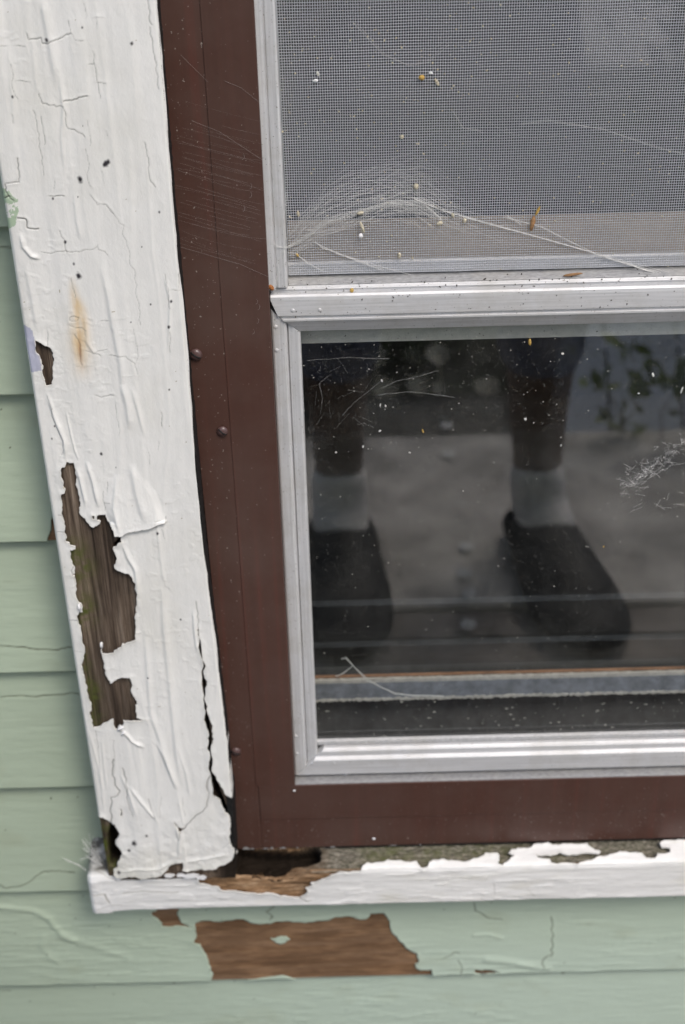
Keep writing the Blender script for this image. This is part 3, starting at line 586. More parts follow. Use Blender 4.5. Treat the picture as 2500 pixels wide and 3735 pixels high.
# curled chips still hanging in the torn area
for j, (px, py, w, hgt, rot) in enumerate([(372, 2352, 1.2, 5.0, .05), (292, 2214, 1.6, 5.5, .1), (442, 2655, 5, 3.0, .5), (452, 2672, 4, 2.0, .7)]):
    x, z = P(px, py, CY-.001); V = []; Fc = []; n = 6
    for i in range(n+1):
        t = i/n-.5; ww = w*(1-abs(t)*1.1)*.0005+.0002
        for sgn in (-1, 1):
            lx = sgn*ww; lz = t*hgt*.001
            V.append((x+lx*math.cos(rot)-lz*math.sin(rot), CY-.0012-.0010*math.cos(t*3)+.0006*sgn, z+lx*math.sin(rot)+lz*math.cos(rot)))
    for i in range(n): Fc.append((2*i, 2*i+1, 2*i+3, 2*i+2))
    o = mesh('paint_chip', V, Fc, M_petal, casing, True); m_ = o.modifiers.new('s', 'SOLIDIFY'); m_.thickness = .0005
# other members of the casing outside the picture
def whitebox(name, b, parent):
    o = MB().box(*b).build(name, M_white, parent, bevel=.002); a = o.data.attributes.new('Col', 'FLOAT_COLOR', 'POINT')
    for d in a.data: d.color = (.8, .8, .775, 1)
    return o
whitebox('upper_board', (CX0+.0004, -.0925, CY+.0005, -.001, 1.048, 1.38), casing)
tag(whitebox('window_casing', (.450, .548, CY, -.001, .362, 1.38), None), 'white upright casing board right of the brown frame', 'window trim')
tag(whitebox('head_casing', (CX0, .548, CY-.002, -.001, 1.382, 1.49), None), 'white head casing across the top of the window', 'window trim')

# ------------------------------------------------------------------ sill
SY, SZN, SZB = -.0420, .3655, .3265; SYT, SZT = -.004, .3735      # nose plane, nose height, underside, back of the top
sill = tag(empty('window_sill', (.15, -.02, .327)), 'white wooden window sill below the brown frame, rotted through near its left end', 'window sill')
TOPL = math.hypot(SY-SYT, SZN-SZT)
def s_to3d(x, s, h, dig=False):
    x = np.asarray(x); s = np.asarray(s); R_ = .0022
    on = s > 0
    ty = (SYT-SY)/TOPL; tz = (SZT-SZN)/TOPL
    y = np.where(on, SY + s*ty, SY); z = np.where(on, SZN+s*tz, SZN+s)
    w = np.clip((s+R_)/(2*R_), 0, 1)
    ny = np.where(on, 0, -1)*1.0; a = w*math.pi/2
    nyv = -np.cos(a); nzv = np.sin(a)
    cut = R_*.45*np.exp(-(s/R_)**2)
    deep = np.clip((-h-.0045)/.002, 0, 1)*dig*(s > -.02); nyv = nyv*(1-deep)-.42*deep; nzv = nzv*(1-deep)+.90*deep
    return np.stack([x, y+nyv*(h-cut), z+nzv*(h-cut)], 1)
def SP(px, py):
    x, z = P(px, py, SY)
    if z <= SZN: return (x, z-SZN)
    r = ray(px, py); ty = (SYT-SY); tz = (SZT-SZN)
    # intersect ray with sloped top plane  z = SZN + (y-SY)*tz/ty
    k = tz/ty; t = (SZN + (CAM[1]-SY)*k - CAM[2])/(r.z - r.y*k)
    y = CAM[1]+t*r.y
    return (CAM[0]+t*r.x, (y-SY)/ty*TOPL)
def SPn(pts, ox=0, oy=0, s=1.0): return np.array([SP(ox+a/s, oy+b/s) for a, b in pts])
S_bare = np.vstack([
 SPn([(250, 515), (260, 545), (300, 550), (345, 565), (400, 570), (415, 590), (480, 595), (560, 600), (650, 608), (740, 612), (800, 620), (900, 640), (990, 648), (1020, 625), (1045, 600), (1030, 575), (1080, 555), (1065, 535), (1150, 515), (1215, 480), (1340, 465), (1380, 458), (1430, 458), (1440, 430), (1480, 400), (1520, 396)], 600, 2950, 2),
 SPn([(60, 405), (170, 395), (290, 382), (440, 380), (470, 425), (490, 432), (525, 420), (530, 395), (570, 372), (640, 368), (680, 380), (740, 380), (850, 370), (900, 355), (940, 325), (1030, 325), (1045, 350), (1035, 400), (1065, 412), (1120, 372), (1150, 350), (1110, 325), (1130, 300), (1180, 290), (1260, 290), (1300, 262), (1400, 250), (1460, 264)], 1300, 2950, 2),
 SPn([(640, 268), (700, 258), (850, 255), (880, 285), (950, 310), (940, 330), (870, 325), (740, 335), (650, 322), (560, 340), (480, 335), (500, 362), (580, 370), (590, 395), (740, 395), (780, 405), (830, 385), (930, 350), (1000, 345), (1090, 312), (1170, 322), (1250, 325), (1290, 360), (1350, 360), (1365, 325), (1460, 318), (1455, 292), (1395, 285), (1380, 255), (1410, 235), (1568, 228)], 1716, 2950, 2),
 np.array([(.40, .016), (.40, .037), (-.10, .037)]),
 SPn([(868, 3105), (840, 3150), (795, 3163), (740, 3170), (716, 3178), (690, 3190)])])
S_bare2 = SPn([(625, 3148), (672, 3138), (675, 3165), (700, 3176), (740, 3176), (720, 3186), (660, 3180), (640, 3186), (612, 3172)])
def s_h(X, Y, D, H):
    h = .0005*(fbm(X*16, Y*130, 101)-.5)*2 + .0003*(fbm(X*90, Y*500, 102)-.5)
    ch = fbm(X*60, Y*330, 103, 4); h += np.clip((ch-.56)*14, 0, 1)*.0004*np.clip((fbm(X*20, Y*50, 104)-.42)*8, 0, 1)
    h += np.exp(-D/.0025)*.0018*fbm(X*170, Y*170, 105)
    for pl, w, a in s_cr:
        d = dist(ragged(pl, 2, .1, 3, False), X, Y, .005, False); h += np.where(d[0] < 1, a*(-.0007*np.exp(-(d[0]/w)**2)+.0005*np.exp(-(d[0]/.002)**2)*(d[3] > 0)), 0)
    # swollen, rounded left end
    lx = np.clip((-.165-X)/.035, 0, 1); h += .0022*lx*fbm(X*70, Y*90, 106) + .0012*lx
    h -= .003*np.clip(1-(X+.2060)/.004, 0, 1)**2
    h -= .0015*np.clip(1-(Y-(SZB-SZN))/.0025, 0, 1)**2*(X > -.19)
    return h
s_cr = [(SPn([(245, 1115), (300, 1118), (370, 1112), (385, 1150), (400, 1170)], 200, 2700, 2), .0006, .9), (SPn([(500, 1112), (600, 1108), (760, 1105), (900, 1108)], 200, 2700, 2), .0006, .6), (SPn([(300, 960), (400, 1000), (450, 1015)], 200, 2700, 2), .0005, .5),
 (SPn([(310, 1225), (420, 1190), (490, 1195)], 200, 2700, 2), .0006, .3), (SPn([(990, 650), (1045, 682), (1065, 672)], 600, 2950, 2), .0006, .9), (SPn([(330, 630), (400, 660), (520, 668)], 600, 2950, 2), .0008, .2), (SPn([(150, 630), (300, 660), (560, 665), (900, 660), (1200, 680)], 1300, 2950, 2), .0007, .25),
 (SPn([(430, 600), (470, 640), (700, 650)], 1716, 2950, 2), .0005, .2), (SPn([(1000, 540), (1010, 620)], 1300, 2950, 2), .0005, .25), (SPn([(80, 440), (300, 436), (480, 455)], 1300, 2950, 2), .0005, .35)]
def s_c(X, Y, D):
    C = np.ones(X.shape+(3,))*np.array([.83, .825, .80]); n = fbm(X*20, Y*60, 110)[..., None]; C = C*(.95+.07*n)
    k = np.clip(fbm(X*30, Y*90, 111)-.58, 0, 1)[..., None]*1.5; C = C*(1-k)+np.array([.64, .62, .52])*k
    lx = (np.clip((-.165-X)/.02, 0, 1)*np.clip((Y-.0005)/.005, 0, 1)*np.clip(fbm(X*110, Y*110, 112)*2.6-.35, 0, 1))[..., None]   # grime on the horn's top
    C = C*(1-lx)+np.array([.13, .125, .11])*lx
    for pl, w, a in s_cr:
        q = dist(ragged(pl, 2, .1, 3, False), X, Y, .004, False)[0]
        k = np.where(q < 1, np.exp(-(q/w)**2), 0)[..., None]*a*.8; C = C*(1-k)+np.array([.22, .19, .12])*k
    ed = np.exp(-D/.0008)[..., None]*.25; C = C*(1-ed)+np.array([.5, .47, .38])*ed
    return C
xs = np.arange(-.2060, .33, .00055); ys = np.arange(SZB-SZN, .0385, .00055)
skin('paint_film', xs, ys, [ragged(S_bare, 2, .12, 31), ragged(S_bare2, 2, .12, 32)], s_to3d, s_h, s_c, M_sillp, sill, .0012, .010)
S_cav = SPn([(380, 428), (440, 395), (500, 320), (520, 250), (1100, 250), (1150, 290), (1140, 360), (1040, 400), (930, 410), (880, 450), (840, 470), (740, 490), (640, 485), (560, 492), (480, 475), (430, 450)], 600, 2950, 2)
S_cavr = ragged(S_cav, 2, .1, 35)
def sw_h(X, Y):
    top = np.clip(Y/.004, 0, 1)
    h = -.0012-.0030*fbm(X*70, Y*520, 121)*1.0-.0018*top*fbm(X*220, Y*260, 122)-.0010*fbm(X*260, Y*900, 127, 2)
    d = dist(S_cavr, X, Y, .012)[0]; I = inside(S_cavr, X, Y)
    h -= np.where(I, np.clip(d/.0020, 0, 1)*(.020+.010*fbm(X*60, Y*120, 123)), np.where((d < .006), .0022*np.exp(-d/.0025), 0))
    x1, s1 = SP(1000, 3215)
    h -= .0035*np.exp(-((X-x1+.0)/.03)**2)*np.clip((Y+.014)/.012, 0, 1)*(Y < .004)*fbm(X*90, Y*200, 124)*2
    return h
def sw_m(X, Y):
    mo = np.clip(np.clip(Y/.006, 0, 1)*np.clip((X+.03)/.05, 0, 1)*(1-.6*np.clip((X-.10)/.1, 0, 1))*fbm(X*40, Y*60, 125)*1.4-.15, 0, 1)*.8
    d = dist(S_cavr, X, Y, .012)[0]; shade = np.where(inside(S_cavr, X, Y), np.clip(d/.0009, 0, .985), 0)  # shade of the rot hollow painted near-black into the wood
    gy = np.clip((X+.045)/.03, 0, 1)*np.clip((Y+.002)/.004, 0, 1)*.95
    return np.stack([mo, shade, gy], 2)
xs = np.arange(-.2050, .33, .0008); ys = np.arange(SZB-SZN+.0005, .0385, .0008)
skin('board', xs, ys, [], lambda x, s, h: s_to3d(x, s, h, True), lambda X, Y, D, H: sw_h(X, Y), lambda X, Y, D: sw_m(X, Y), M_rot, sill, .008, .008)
whitebox('sill_end', (.3305, .575, SY, -.001, SZB, SZN+.001), sill)
MB().box(-.2035, .3295, SY+.030, -.001, SZB+.0006, .3285).build('underside', M_dirt, sill)
for i, (px, py, w, h) in enumerate([(620, 3186, 9, 3.6), (660, 3185, 6, 3.2), (700, 3188, 14, 4.5), (738, 3194, 8, 4)]):
    x, z = P(px, py, SY-.001); o = mesh('paint_chip', [(x+w*.0005*math.cos(a)*(.8+.4*random.random()), SY-.0020-.0008*random.random(), z+h*.0005*math.sin(a)*(.8+.4*random.random())) for a in [2*math.pi*k/9 for k in range(9)]], [tuple(range(9))[::-1]], M_petal, sill)
    m_ = o.modifiers.new('s', 'SOLIDIFY'); m_.thickness = .0012

# ------------------------------------------------------------------ storm window
storm = tag(empty('storm_window', (.18, -.01, .372)), 'brown enamelled storm window with bare aluminium screen and lower sash', 'storm window')
BY = -.0220
b = MB(); b.box(-.0890, -.0712, BY, -.004, .3712, 1.31); b.v[2:2] = []; b.v = [((x if x > -.08 else (-.0889 if z < 1 else -.0990)), y, z) for x, y, z in b.v]
b.build('frame_flange', M_brown, storm, bevel=.0002)
MB().box(-.0692, .448, BY+.0002, -.004, .3712, .4020).build('bottom_flange', M_brown, storm, bevel=.0002)
MB().box(-.0712, -.0416, BY-.0005, -.005, .4371, 1.31).build('frame_stile', M_brown, storm, bevel=.0003)
MB().box(-.0692, .418, BY-.0004, -.005, .4020, .4370).build('bottom_rail', M_brown, storm, bevel=.0003)
MB().box(-.0712, -.0692, BY+.0006, -.004, .3712, .4370).build('corner_joint', M_brown, storm)
MB().box(.418, .448, BY-.0006, -.004, .3712, 1.31).build('frame_stile', M_brown, storm, bevel=.0007)
MB().box(-.0416, .418, BY-.0006, -.004, 1.26, 1.31).build('top_rail', M_brown, storm, bevel=.0007)
# caulk line in the gap beside the casing and under the frame
def ragbox(name, x0, x1, y0, y1, z0, z1, ax, amp, mt, parent, seed=3):
    rs = np.random.RandomState(seed); V = []; Fc = []; n = 260
    for i in range(n+1):
        t = i/n
        for a, bq in ((0, 0), (1, 0), (1, 1), (0, 1)):
            j = rs.uniform(-amp, amp)
            if ax == 'z': V.append(((x0, x1)[a]+j, (y0, y1)[bq], z0+(z1-z0)*t))
            else: V.append((x0+(x1-x0)*t, (y0, y1)[bq], (z0, z1)[a]+j))
    for i in range(n):
        for k in range(4): Fc.append((4*i+k, 4*i+(k+1) % 4, 4*i+4+(k+1) % 4, 4*i+4+k))
    return mesh(name, V, Fc, mt, parent)
rs_ = np.random.RandomState(4); Vc = []; Fc_ = []
for i in range(420):
    z = .385+(1.31-.385)*i/419; x1 = xr(np.array([z]))[0]
    j = rs_.uniform(-.0003, .0003); xa, xb = x1-.0043, x1-.0002+j
    for x, y in ((xa, -.0445), (xb, -.0445+j), (xb-.0006 if z > .45 else xb+.0006, BY-.0004), (xa, BY+.004)): Vc.append((x, y, z))
for i in range(419):
    for k in range(4): Fc_.append((4*i+k, 4*i+(k+1) % 4, 4*i+4+(k+1) % 4, 4*i+4+k))
mesh('caulk_bead', Vc, Fc_, M_black, storm)
ragbox('caulk_line', -.02, .44, -.0215, -.004, .3695, .3714, 'x', .0004, M_black, storm, 5)
# bare metal chips along the bottom lip
b = MB()
for px, w, h in ((885, 30, 14), (915, 14, 7), (960, 22, 6), (985, 14, 8), (1020, 26, 8), (1205, 20, 5), (1420, 30, 4), (1530, 8, 3), (1080, 10, 4)):
    x, z = P(px, 3094-(px-870)*.0245, BY); x1 = x+w*.0002
    V0 = len(b.v); n = 9
    b.v += [(x+(x1-x)*(k/8), BY-.00035, .3713+h*.0002*max(.1, math.sin(math.pi*k/8))*random.uniform(.6, 1.1)) for k in range(n)]
    b.v += [(x1, BY-.00035, .3709), (x, BY-.00035, .3709)]; b.f.append(tuple(range(V0, V0+n+2))[::-1])
b.build('bare_metal_chips', M_ald, storm)

def prof_x(name, prof, x0, x1, mt, parent, mit0=None, closed=True):
    """profile in (y,z) run along x; mit0(z) gives the left end"""
    V = []; n = len(prof)
    for y, z in prof: V.append(((mit0(z) if mit0 else x0), y, z))
    for y, z in prof: V.append((x1, y, z))
    Fc = [(i, (i+1) % n, n+(i+1) % n, n+i) for i in range(n)]
    Fc += [tuple(range(n))[::-1], tuple(range(n, 2*n))]
    o = mesh(name, V, Fc, mt, parent); me = o.data
    m_ = o.modifiers.new('b', 'BEVEL'); m_.width = .00025; m_.segments = 2; m_.limit_method = 'ANGLE'; m_.angle_limit = .5
    return o
def prof_z(name, prof, zlo, zhi, mt, parent):
    """profile in (x,y) run along z; zlo/zhi may be functions of x"""
    V = []; n = len(prof); f = lambda q, x: q(x) if callable(q) else q
    for x, y in prof: V.append((x, y, f(zlo, x)))
    for x, y in prof: V.append((x, y, f(zhi, x)))
    Fc = [(i, n+i, n+(i+1) % n, (i+1) % n) for i in range(n)]
    Fc += [tuple(range(n)), tuple(range(n, 2*n))[::-1]]
    o = mesh(name, V, Fc, mt, parent); m_ = o.modifiers.new('b', 'BEVEL'); m_.width = .00025; m_.segments = 2; m_.limit_method = 'ANGLE'; m_.angle_limit = .5
    return o
XR = .418
# upper track / screen frame stile
prof_z('screen_stile', [(-.0416, -.0195), (-.0378, -.0188), (-.0370, -.0150), (-.0362, -.0162), (-.0316, -.0166), (-.0303, -.0160), (-.0299, -.0080), (-.0299, -.004), (-.0416, -.004)], .8425, 1.26, M_alv, storm)
prof_z('screen_stile', [(XR, -.0195), (XR-.0114, -.0166), (XR-.0114, -.004), (XR, -.004)], .8425, 1.26, M_alv, storm)
# screen frame bottom bar (behind the mesh) and dusty ledge
prof_x('screen_bar', [(-.0066, .8548), (-.0073, .8540), (-.0073, .8470), (-.0060, .8462), (-.0040, .8462), (-.0040, .8548)], -.0299, XR-.0114, M_alh, storm)
prof_x('ledge', [(-.0045, .8460), (-.0118, .8425), (-.0118, .8405), (-.0045, .8405)], -.0299, XR-.0114, M_ald, storm)
rail = prof_x('sash_top_rail', [(-.0100, .8417), (-.0122, .8417), (-.0126, .8408), (-.0136, .8408), (-.0140, .8400), (-.0128, .8388), (-.0128, .8383), (-.0170, .8382), (-.0182, .8370), (-.0185, .8350), (-.0188, .8245), (-.0170, .8237), (-.0170, .8226), (-.0184, .8222), (-.0184, .8206), (-.0176, .8201), (-.0128, .8120), (-.0122, .8112), (-.0070, .8112), (-.0070, .8400)], -.0412, XR, M_alh, storm,
  mit0=lambda z: -.0412+max(0., .8285-z))
sash = prof_z('sash_stile', [(-.0414, -.0160), (-.0402, -.0168), (-.0338, -.0168), (-.0322, -.0156), (-.0316, -.0118), (-.0310, -.0138), (-.0252, -.0142), (-.0238, -.0134), (-.0235, -.0070), (-.0414, -.0070)], lambda x: .4422+(x+.0414)+.0002, lambda x: .8283-(x+.0414), M_alv, storm)
prof_z('sash_stile', [(XR, -.0168), (XR, -.0070), (XR-.018, -.0070), (XR-.018, -.0142), (XR-.009, -.0168)], .4422, .8283, M_alv, storm)
prof_x('sash_bottom_rail', [(-.0070, .4652), (-.0118, .4648), (-.0126, .4641), (-.0139, .4636), (-.0142, .4630), (-.0142, .4586), (-.0156, .4577), (-.0166, .4572), (-.0170, .4566), (-.0170, .4428), (-.0162, .4421), (-.0070, .4421)], -.0412, XR, M_alh, storm,
  mit0=lambda z: -.0414+max(0., z-.4421))
# sloping aluminium channel under the sash
prof_x('channel', [(-.0040, .4400), (-.0120, .4384), (-.0214, .4380), (-.0216, .4350), (-.0040, .4350)], -.0414, XR, M_ald, storm)
MB().box(-.0300, .406, .0000, .0035, .7968, .8400).build('back_rail', M_strip, storm)
b = MB(); random.seed(11)
# gasket line at the foot of the glass
prof_x('glass_gasket', [(-.0069, .4700), (-.0094, .4692), (-.0098, .4662), (-.0069, .4656)], -.0236, XR-.018, alu('spotted_gasket', (.5, 1, 1), .4, .6), storm)
MB().box(-.0236, .400, -.0064, -.0034, .4640, .8150).build('lower_pane', M_glass, storm)
MB().box(-.0300, .406, .0050, .0078, .8450, 1.262).build('upper_pane', M_glass2, storm)
# insect screen: woven wire
def screen():
    pv, ph = .001411, .0015875; r = .00017; amp = .00012; YS = -.0082
    X0, X1, Zb, Zt = -.0302, .407, .8475, 1.262
    xs = np.arange(X0+.0008, X1, pv); zs = np.arange(Zb, Zt, ph); V = []; Q = []; base = 0
    def wires(lines, n):
        nonlocal base
        k = lines.shape[1]
        for off in n: V.append((lines+off).reshape(-1, 3))
        m = lines.shape[0]; T = m*k
        i = (np.arange(m)[:, None]*k+np.arange(k-1)[None]).ravel()
        for a in range(4):
            c = (a+1) % 4
            Q.append(np.stack([base+a*T+i, base+c*T+i, base+c*T+i+1, base+a*T+i+1], 1))
        base += 4*T
    rs = np.random.RandomState(3)
    wav = lambda a, b, s: (fbm(a*40, b*40, s, 2)-.5)*.0006
    XX, ZZ = np.meshgrid(xs, zs, indexing='ij'); par = ((np.arange(len(xs))[:, None]+np.arange(len(zs))[None]) % 2)*2-1
    sag = .0009*(fbm(XX*9, ZZ*9, 66, 2)-.5)
    L = np.stack([XX+wav(XX, ZZ, 60), YS+par*amp+sag, ZZ], 2)
    wires(L, [np.array(v)*r for v in ((1, 0, 0), (0, 1, 0), (-1, 0, 0), (0, -1, 0))])
    L2 = np.stack([XX, YS-par*amp+sag, ZZ+wav(ZZ, XX, 61)], 2).transpose(1, 0, 2)
    wires(L2, [np.array(v)*r*1.08 for v in ((0, 0, 1), (0, 1, 0), (0, 0, -1), (0, -1, 0))])
    V = np.vstack(V); Q = np.vstack(Q); me = bpy.data.meshes.new('insect_screen')
    me.vertices.add(len(V)); me.vertices.foreach_set('co', V.astype(np.float32).ravel())
    me.loops.add(len(Q)*4); me.loops.foreach_set('vertex_index', Q.astype(np.int32).ravel())
    me.polygons.add(len(Q)); me.polygons.foreach_set('loop_start', np.arange(0, len(Q)*4, 4, dtype=np.int32)); me.polygons.foreach_set('loop_total', np.full(len(Q), 4, np.int32))
    me.update(calc_edges=True); me.polygons.foreach_set('use_smooth', np.ones(len(Q), bool))
    return link('insect_screen', me, M_wire, storm)
screen()
def dome(name, c, r, mt, parent, flat=.45, n=16, slot=None):
    V = []; Fc = []; rings = 5
    for i in range(rings+1):
        a = math.pi/2*i/rings
        for k in range(n):
            t = 2*math.pi*k/n; V.append((c[0]+r*math.cos(a)*math.cos(t), c[1]-r*flat*math.sin(a), c[2]+r*math.cos(a)*math.sin(t)))
    for i in range(rings):
        for k in range(n): Fc.append((i*n+k, i*n+(k+1) % n, (i+1)*n+(k+1) % n, (i+1)*n+k))
    o = mesh(name, V, Fc, mt, parent, True)
    if slot is not None:
        ca, sa = math.cos(slot), math.sin(slot); L = r*.88; w = r*.13; y = c[1]-r*flat*1.02
        q = [(-L, -w), (L, -w), (L, w), (-L, w)]
        mb = MB(); mb.v = [(c[0]+u*ca-v*sa, c[1]-r*flat*(.55 if abs(u) > 0 else 1), c[2]+u*sa+v*ca) for u, v in q]
        # the slot: a narrow dark groove with two raised lips
        mb = MB(); pts = []
        for k in range(9):
            u = -L+2*L*k/8; yy = c[1]-r*flat*math.sqrt(max(0, 1-(u/r)**2))-.00006
            pts.append((c[0]+u*ca, yy, c[2]+u*sa))
        mb.tube(pts, w, 6); s_ = mb.build('slot', M_black, o)
    return o
M_screw = simple('brown_screw_head', (.10, .058, .055), .28, .15, 300, .7, .1)
for px, py, r, sl_ in ((715, 1294, .0040, -.62), (812, 1574, .0036, -.75), (861, 2742, .0038, -.5)):
    x, z = P(px, py, BY-.001); dome('screw', (x, BY-.0006, z), r, M_screw, storm, .6, 20, sl_)
for px, py in ((1069, 1131), (1168, 1129), (1006, 1195), (1010, 1281), (1080, 2689), (1084, 2752), (1140, 2788), (1219, 2786)):
    x, z = P(px, py, -.0178); dome('rivet', (x, -.0184 if py < 1140 else -.0166, z), .00150, M_alh, storm, .5, 14)
x, z = P(1261, 2832, -.014); dome('latch_pin', (x, -.0120, z), .0024, M_ald, storm, 1.0, 14)

# ------------------------------------------------------------------ inner window
inner = tag(empty('inner_window', (.18, .05, .38)), 'old wooden inner window seen dimly through the storm glass', 'window')
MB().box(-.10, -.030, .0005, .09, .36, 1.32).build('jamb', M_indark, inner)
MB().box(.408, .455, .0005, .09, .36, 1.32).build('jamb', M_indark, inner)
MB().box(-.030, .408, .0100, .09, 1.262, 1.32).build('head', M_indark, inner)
zt = P(1800, 822, .012)[1]; zb_ = P(1800, 985, .012)[1]
MB().box(-.030, .408, .0120, .030, zb_, zt).build('meeting_rail', M_taupe, inner, bevel=.001)
def zat(px, py, y): return P(px, py, y)[1]
M_shade = simple('dim_shade_slat', (.055, .058, .066), .8, .3, 60)
z1 = zat(1800, 2440, .046); z2 = zat(1800, 2466, .044); z3 = zat(1800, 2478, .040); z4 = zat(1800, 2538, .038)
z1 = zat(1800, 2452, .046); z2 = zat(1800, 2468, .0430); z3 = zat(1800, 2479, .0430); z4 = zat(1800, 2538, .043)
MB().box(-.030, .408, .0460, .0480, z2, z1).build('sash_wood', M_inwood, inner, bevel=.0005)
ragbox('paint_edge', -.030, .408, .0430, .0458, z3, z2, 'x', .0004, M_incream, inner, 9)
MB().box(-.030, .408, .0432, .0470, z4, z3).build('bottom_rail', M_ingrey, inner)
ragbox('flaked_edge', -.030, .408, .0424, .0431, z4-.0012, z4+.0008, 'x', .0009, M_incream, inner, 13)
mesh('blind_sill', [(-.03, .0005, .375), (.408, .0005, .375), (.408, .09, z4-.004), (-.03, .09, z4-.004), (-.03, .0005, .36), (.408, .0005, .36), (.408, .09, .36), (-.03, .09, .36)], [(0, 1, 2, 3), (0, 4, 5, 1), (3, 2, 6, 7), (0, 3, 7, 4), (1, 5, 6, 2)], M_indark, inner)
MB().box(-.030, .408, .0560, .0590, z1-.002, 1.262).build('pane', M_glass3, inner)
for zc in (P(1600, 2212, .06)[1], P(1600, 2362, .06)[1]):
    MB().box(-.028, .408, .0640, .0645, zc-.0004, zc+.0050).build('shade_slat', M_shade, inner)

# ------------------------------------------------------------------ cobwebs
def strand(mb, a, b, r=.00006, sag=.0, y=-.010, n=5):
    (x0, z0), (x1, z1) = a, b
    mb.tube([(x0+(x1-x0)*t, y+random.uniform(-.0001, .0001), z0+(z1-z0)*t-sag*4*t*(1-t)) for t in [i/n for i in range(n+1)]], r, 3)
random.seed(5)
mb = MB(); Yb = BY-.0010
for i in range(38):
    y0 = random.gauss(640, 170); 
    if not 250 < y0 < 930: continue
    xa = random.uniform(625, 680) if random.random() < .6 else random.uniform(680, 820); sl_ = random.uniform(.20, .34); xb = random.uniform(900, 975)
    a = P(xa, y0+(xa-600)*sl_, Yb); b_ = P(xb, y0+(xb-600)*sl_, Yb); strand(mb, a, b_, random.choice((.000010, .000013, .000018)), random.uniform(-.0008, .0020), Yb, 8)
for q in ([(640, 895), (760, 930), (880, 965), (980, 1010)], [(660, 200), (750, 290), (760, 300)], [(820, 295), (880, 320), (945, 372)], [(700, 440), (800, 480), (960, 585)]):
    pts = [P(a, b_, Yb) for a, b_ in q]
    for a, b_ in zip(pts[:-1], pts[1:]): strand(mb, a, b_, .00004, 0, Yb, 3)
for px, py in ((915, 668), (915, 700), (945, 1110), (941, 1160), (937, 1090), (925, 1200), (890, 750), (888, 560)):
    x, z = P(px, py, Yb); mb.tube([(x, Yb, z), (x+.0006, Yb-.0003, z-.0012), (x+.0002, Yb, z-.0030), (x-.0008, Yb, z-.0036)], .00007, 3)
tag(mb.build('cobweb', M_webd), 'fine slanting cobweb threads stretched over the brown frame', 'cobweb')
random.seed(6)
mb = MB(); Yc = -.0098
def path(mb, q, r, y, jit=.0003):
    if y < -.009: r = r*1.1
    pts = [P(a, b_, y) for a, b_ in q]
    out = []
    for i in range(len(pts)-1):
        for t in (0, .25, .5, .75): out.append((pts[i][0]+(pts[i+1][0]-pts[i][0])*t+random.uniform(-jit, jit)*.3, y+random.uniform(-jit, jit)*.5, pts[i][1]+(pts[i+1][1]-pts[i][1])*t+random.uniform(-jit, jit)*.3))
    out.append((pts[-1][0], y, pts[-1][1])); mb.tube(out, r, 3)
for off in range(9):
    d = random.uniform(-9, 9)
    path(mb, [(1042, 905+d*.4), (1100, 880+d), (1190, 805+d), (1330, 770+d), (1430, 738+d*.8), (1540, 742+d), (1610, 800+d*.5)], .00006, Yc)
for off in range(7):
    d = random.uniform(-6, 6)
    path(mb, [(1510, 715+d*2), (1620, 765+d), (1760, 808+d*.5), (1930, 855+d*.4), (2110, 905+d*.3), (2260, 950+d), (2440, 1000+d*2)], .00007 if off else .00013, Yc)
arch = np.array([(1040, 905), (1100, 872), (1190, 808), (1330, 768), (1430, 742), (1540, 745), (1620, 790), (1700, 822)], float)
def along(t): return np.array([np.interp(t*(len(arch)-1), range(len(arch)), arch[:, 0]), np.interp(t*(len(arch)-1), range(len(arch)), arch[:, 1])])
for off in range(210):
    t0 = random.random()**1.3*.6; t1 = min(1, t0+random.uniform(.15, .55)); d0 = -random.random()**1.6*150; d1 = d0+random.uniform(-50, 50); pts = []
    if random.random() < .3: d0, d1 = random.uniform(0, 90)*(1-t0), random.uniform(-10, 60)*(1-t0)
    for k in range(7):
        t = t0+(t1-t0)*k/6; p = along(t); dd = d0+(d1-d0)*k/6; pts.append((p[0]+random.uniform(-5, 5), p[1]+dd*min(1, .35+t*2)+9*math.sin(k*1.7+off)+random.uniform(-3, 3)))
    path(mb, pts, random.choice((.000022, .00003, .00004)), Yc-.0004*random.random())
for off in range(34):
    a = (random.uniform(1330, 1640), random.uniform(690, 800)); path(mb, [a, (a[0]+random.uniform(60, 240), a[1]+random.uniform(20, 110))], .00004, Yc)
for q in ([(1140, 880), (1230, 925), (1340, 960), (1500, 1000)], [(1150, 880), (1180, 905), (1235, 922)], [(1090, 935), (1130, 965), (1180, 990)], [(1230, 925), (1400, 985)], [(1840, 790), (1980, 830), (2060, 870), (2180, 930), (2280, 960)], [(1850, 785), (1900, 820)]):
    for k in range(3): path(mb, [(a+random.uniform(-3, 3), b_+random.uniform(-3, 3)) for a, b_ in q], .00006, Yc)
tag(mb.build('cobweb', M_web), 'matted cobweb fanning across the lower corner of the insect screen', 'cobweb')
mb = MB()
for q in ([(1045, 700), (1035, 790), (1042, 880), (1030, 960), (1000, 1040)], [(1042, 900), (1020, 930), (1008, 990)], [(990, 880), (1010, 900), (1042, 905)]):
    for k in range(5): path(mb, [(a+random.uniform(-6, 6), b_+random.uniform(-6, 6)) for a, b_ in q], .00005, -.0172)
tag(mb.build('cobweb', M_web), 'small dusty cobweb on the aluminium stile where it meets the rail', 'cobweb')
mb = MB()
for off in range(26):
    x0, y0 = random.uniform(1250, 2300), random.uniform(80, 560); r_ = random.uniform(60, 220); a0 = random.uniform(.2, 1.2)
    path(mb, [(x0+r_*math.cos(a0+.25*k), y0+r_*.55*math.sin(a0+.25*k)) for k in range(7)], random.choice((.00002, .00003)), Yc)
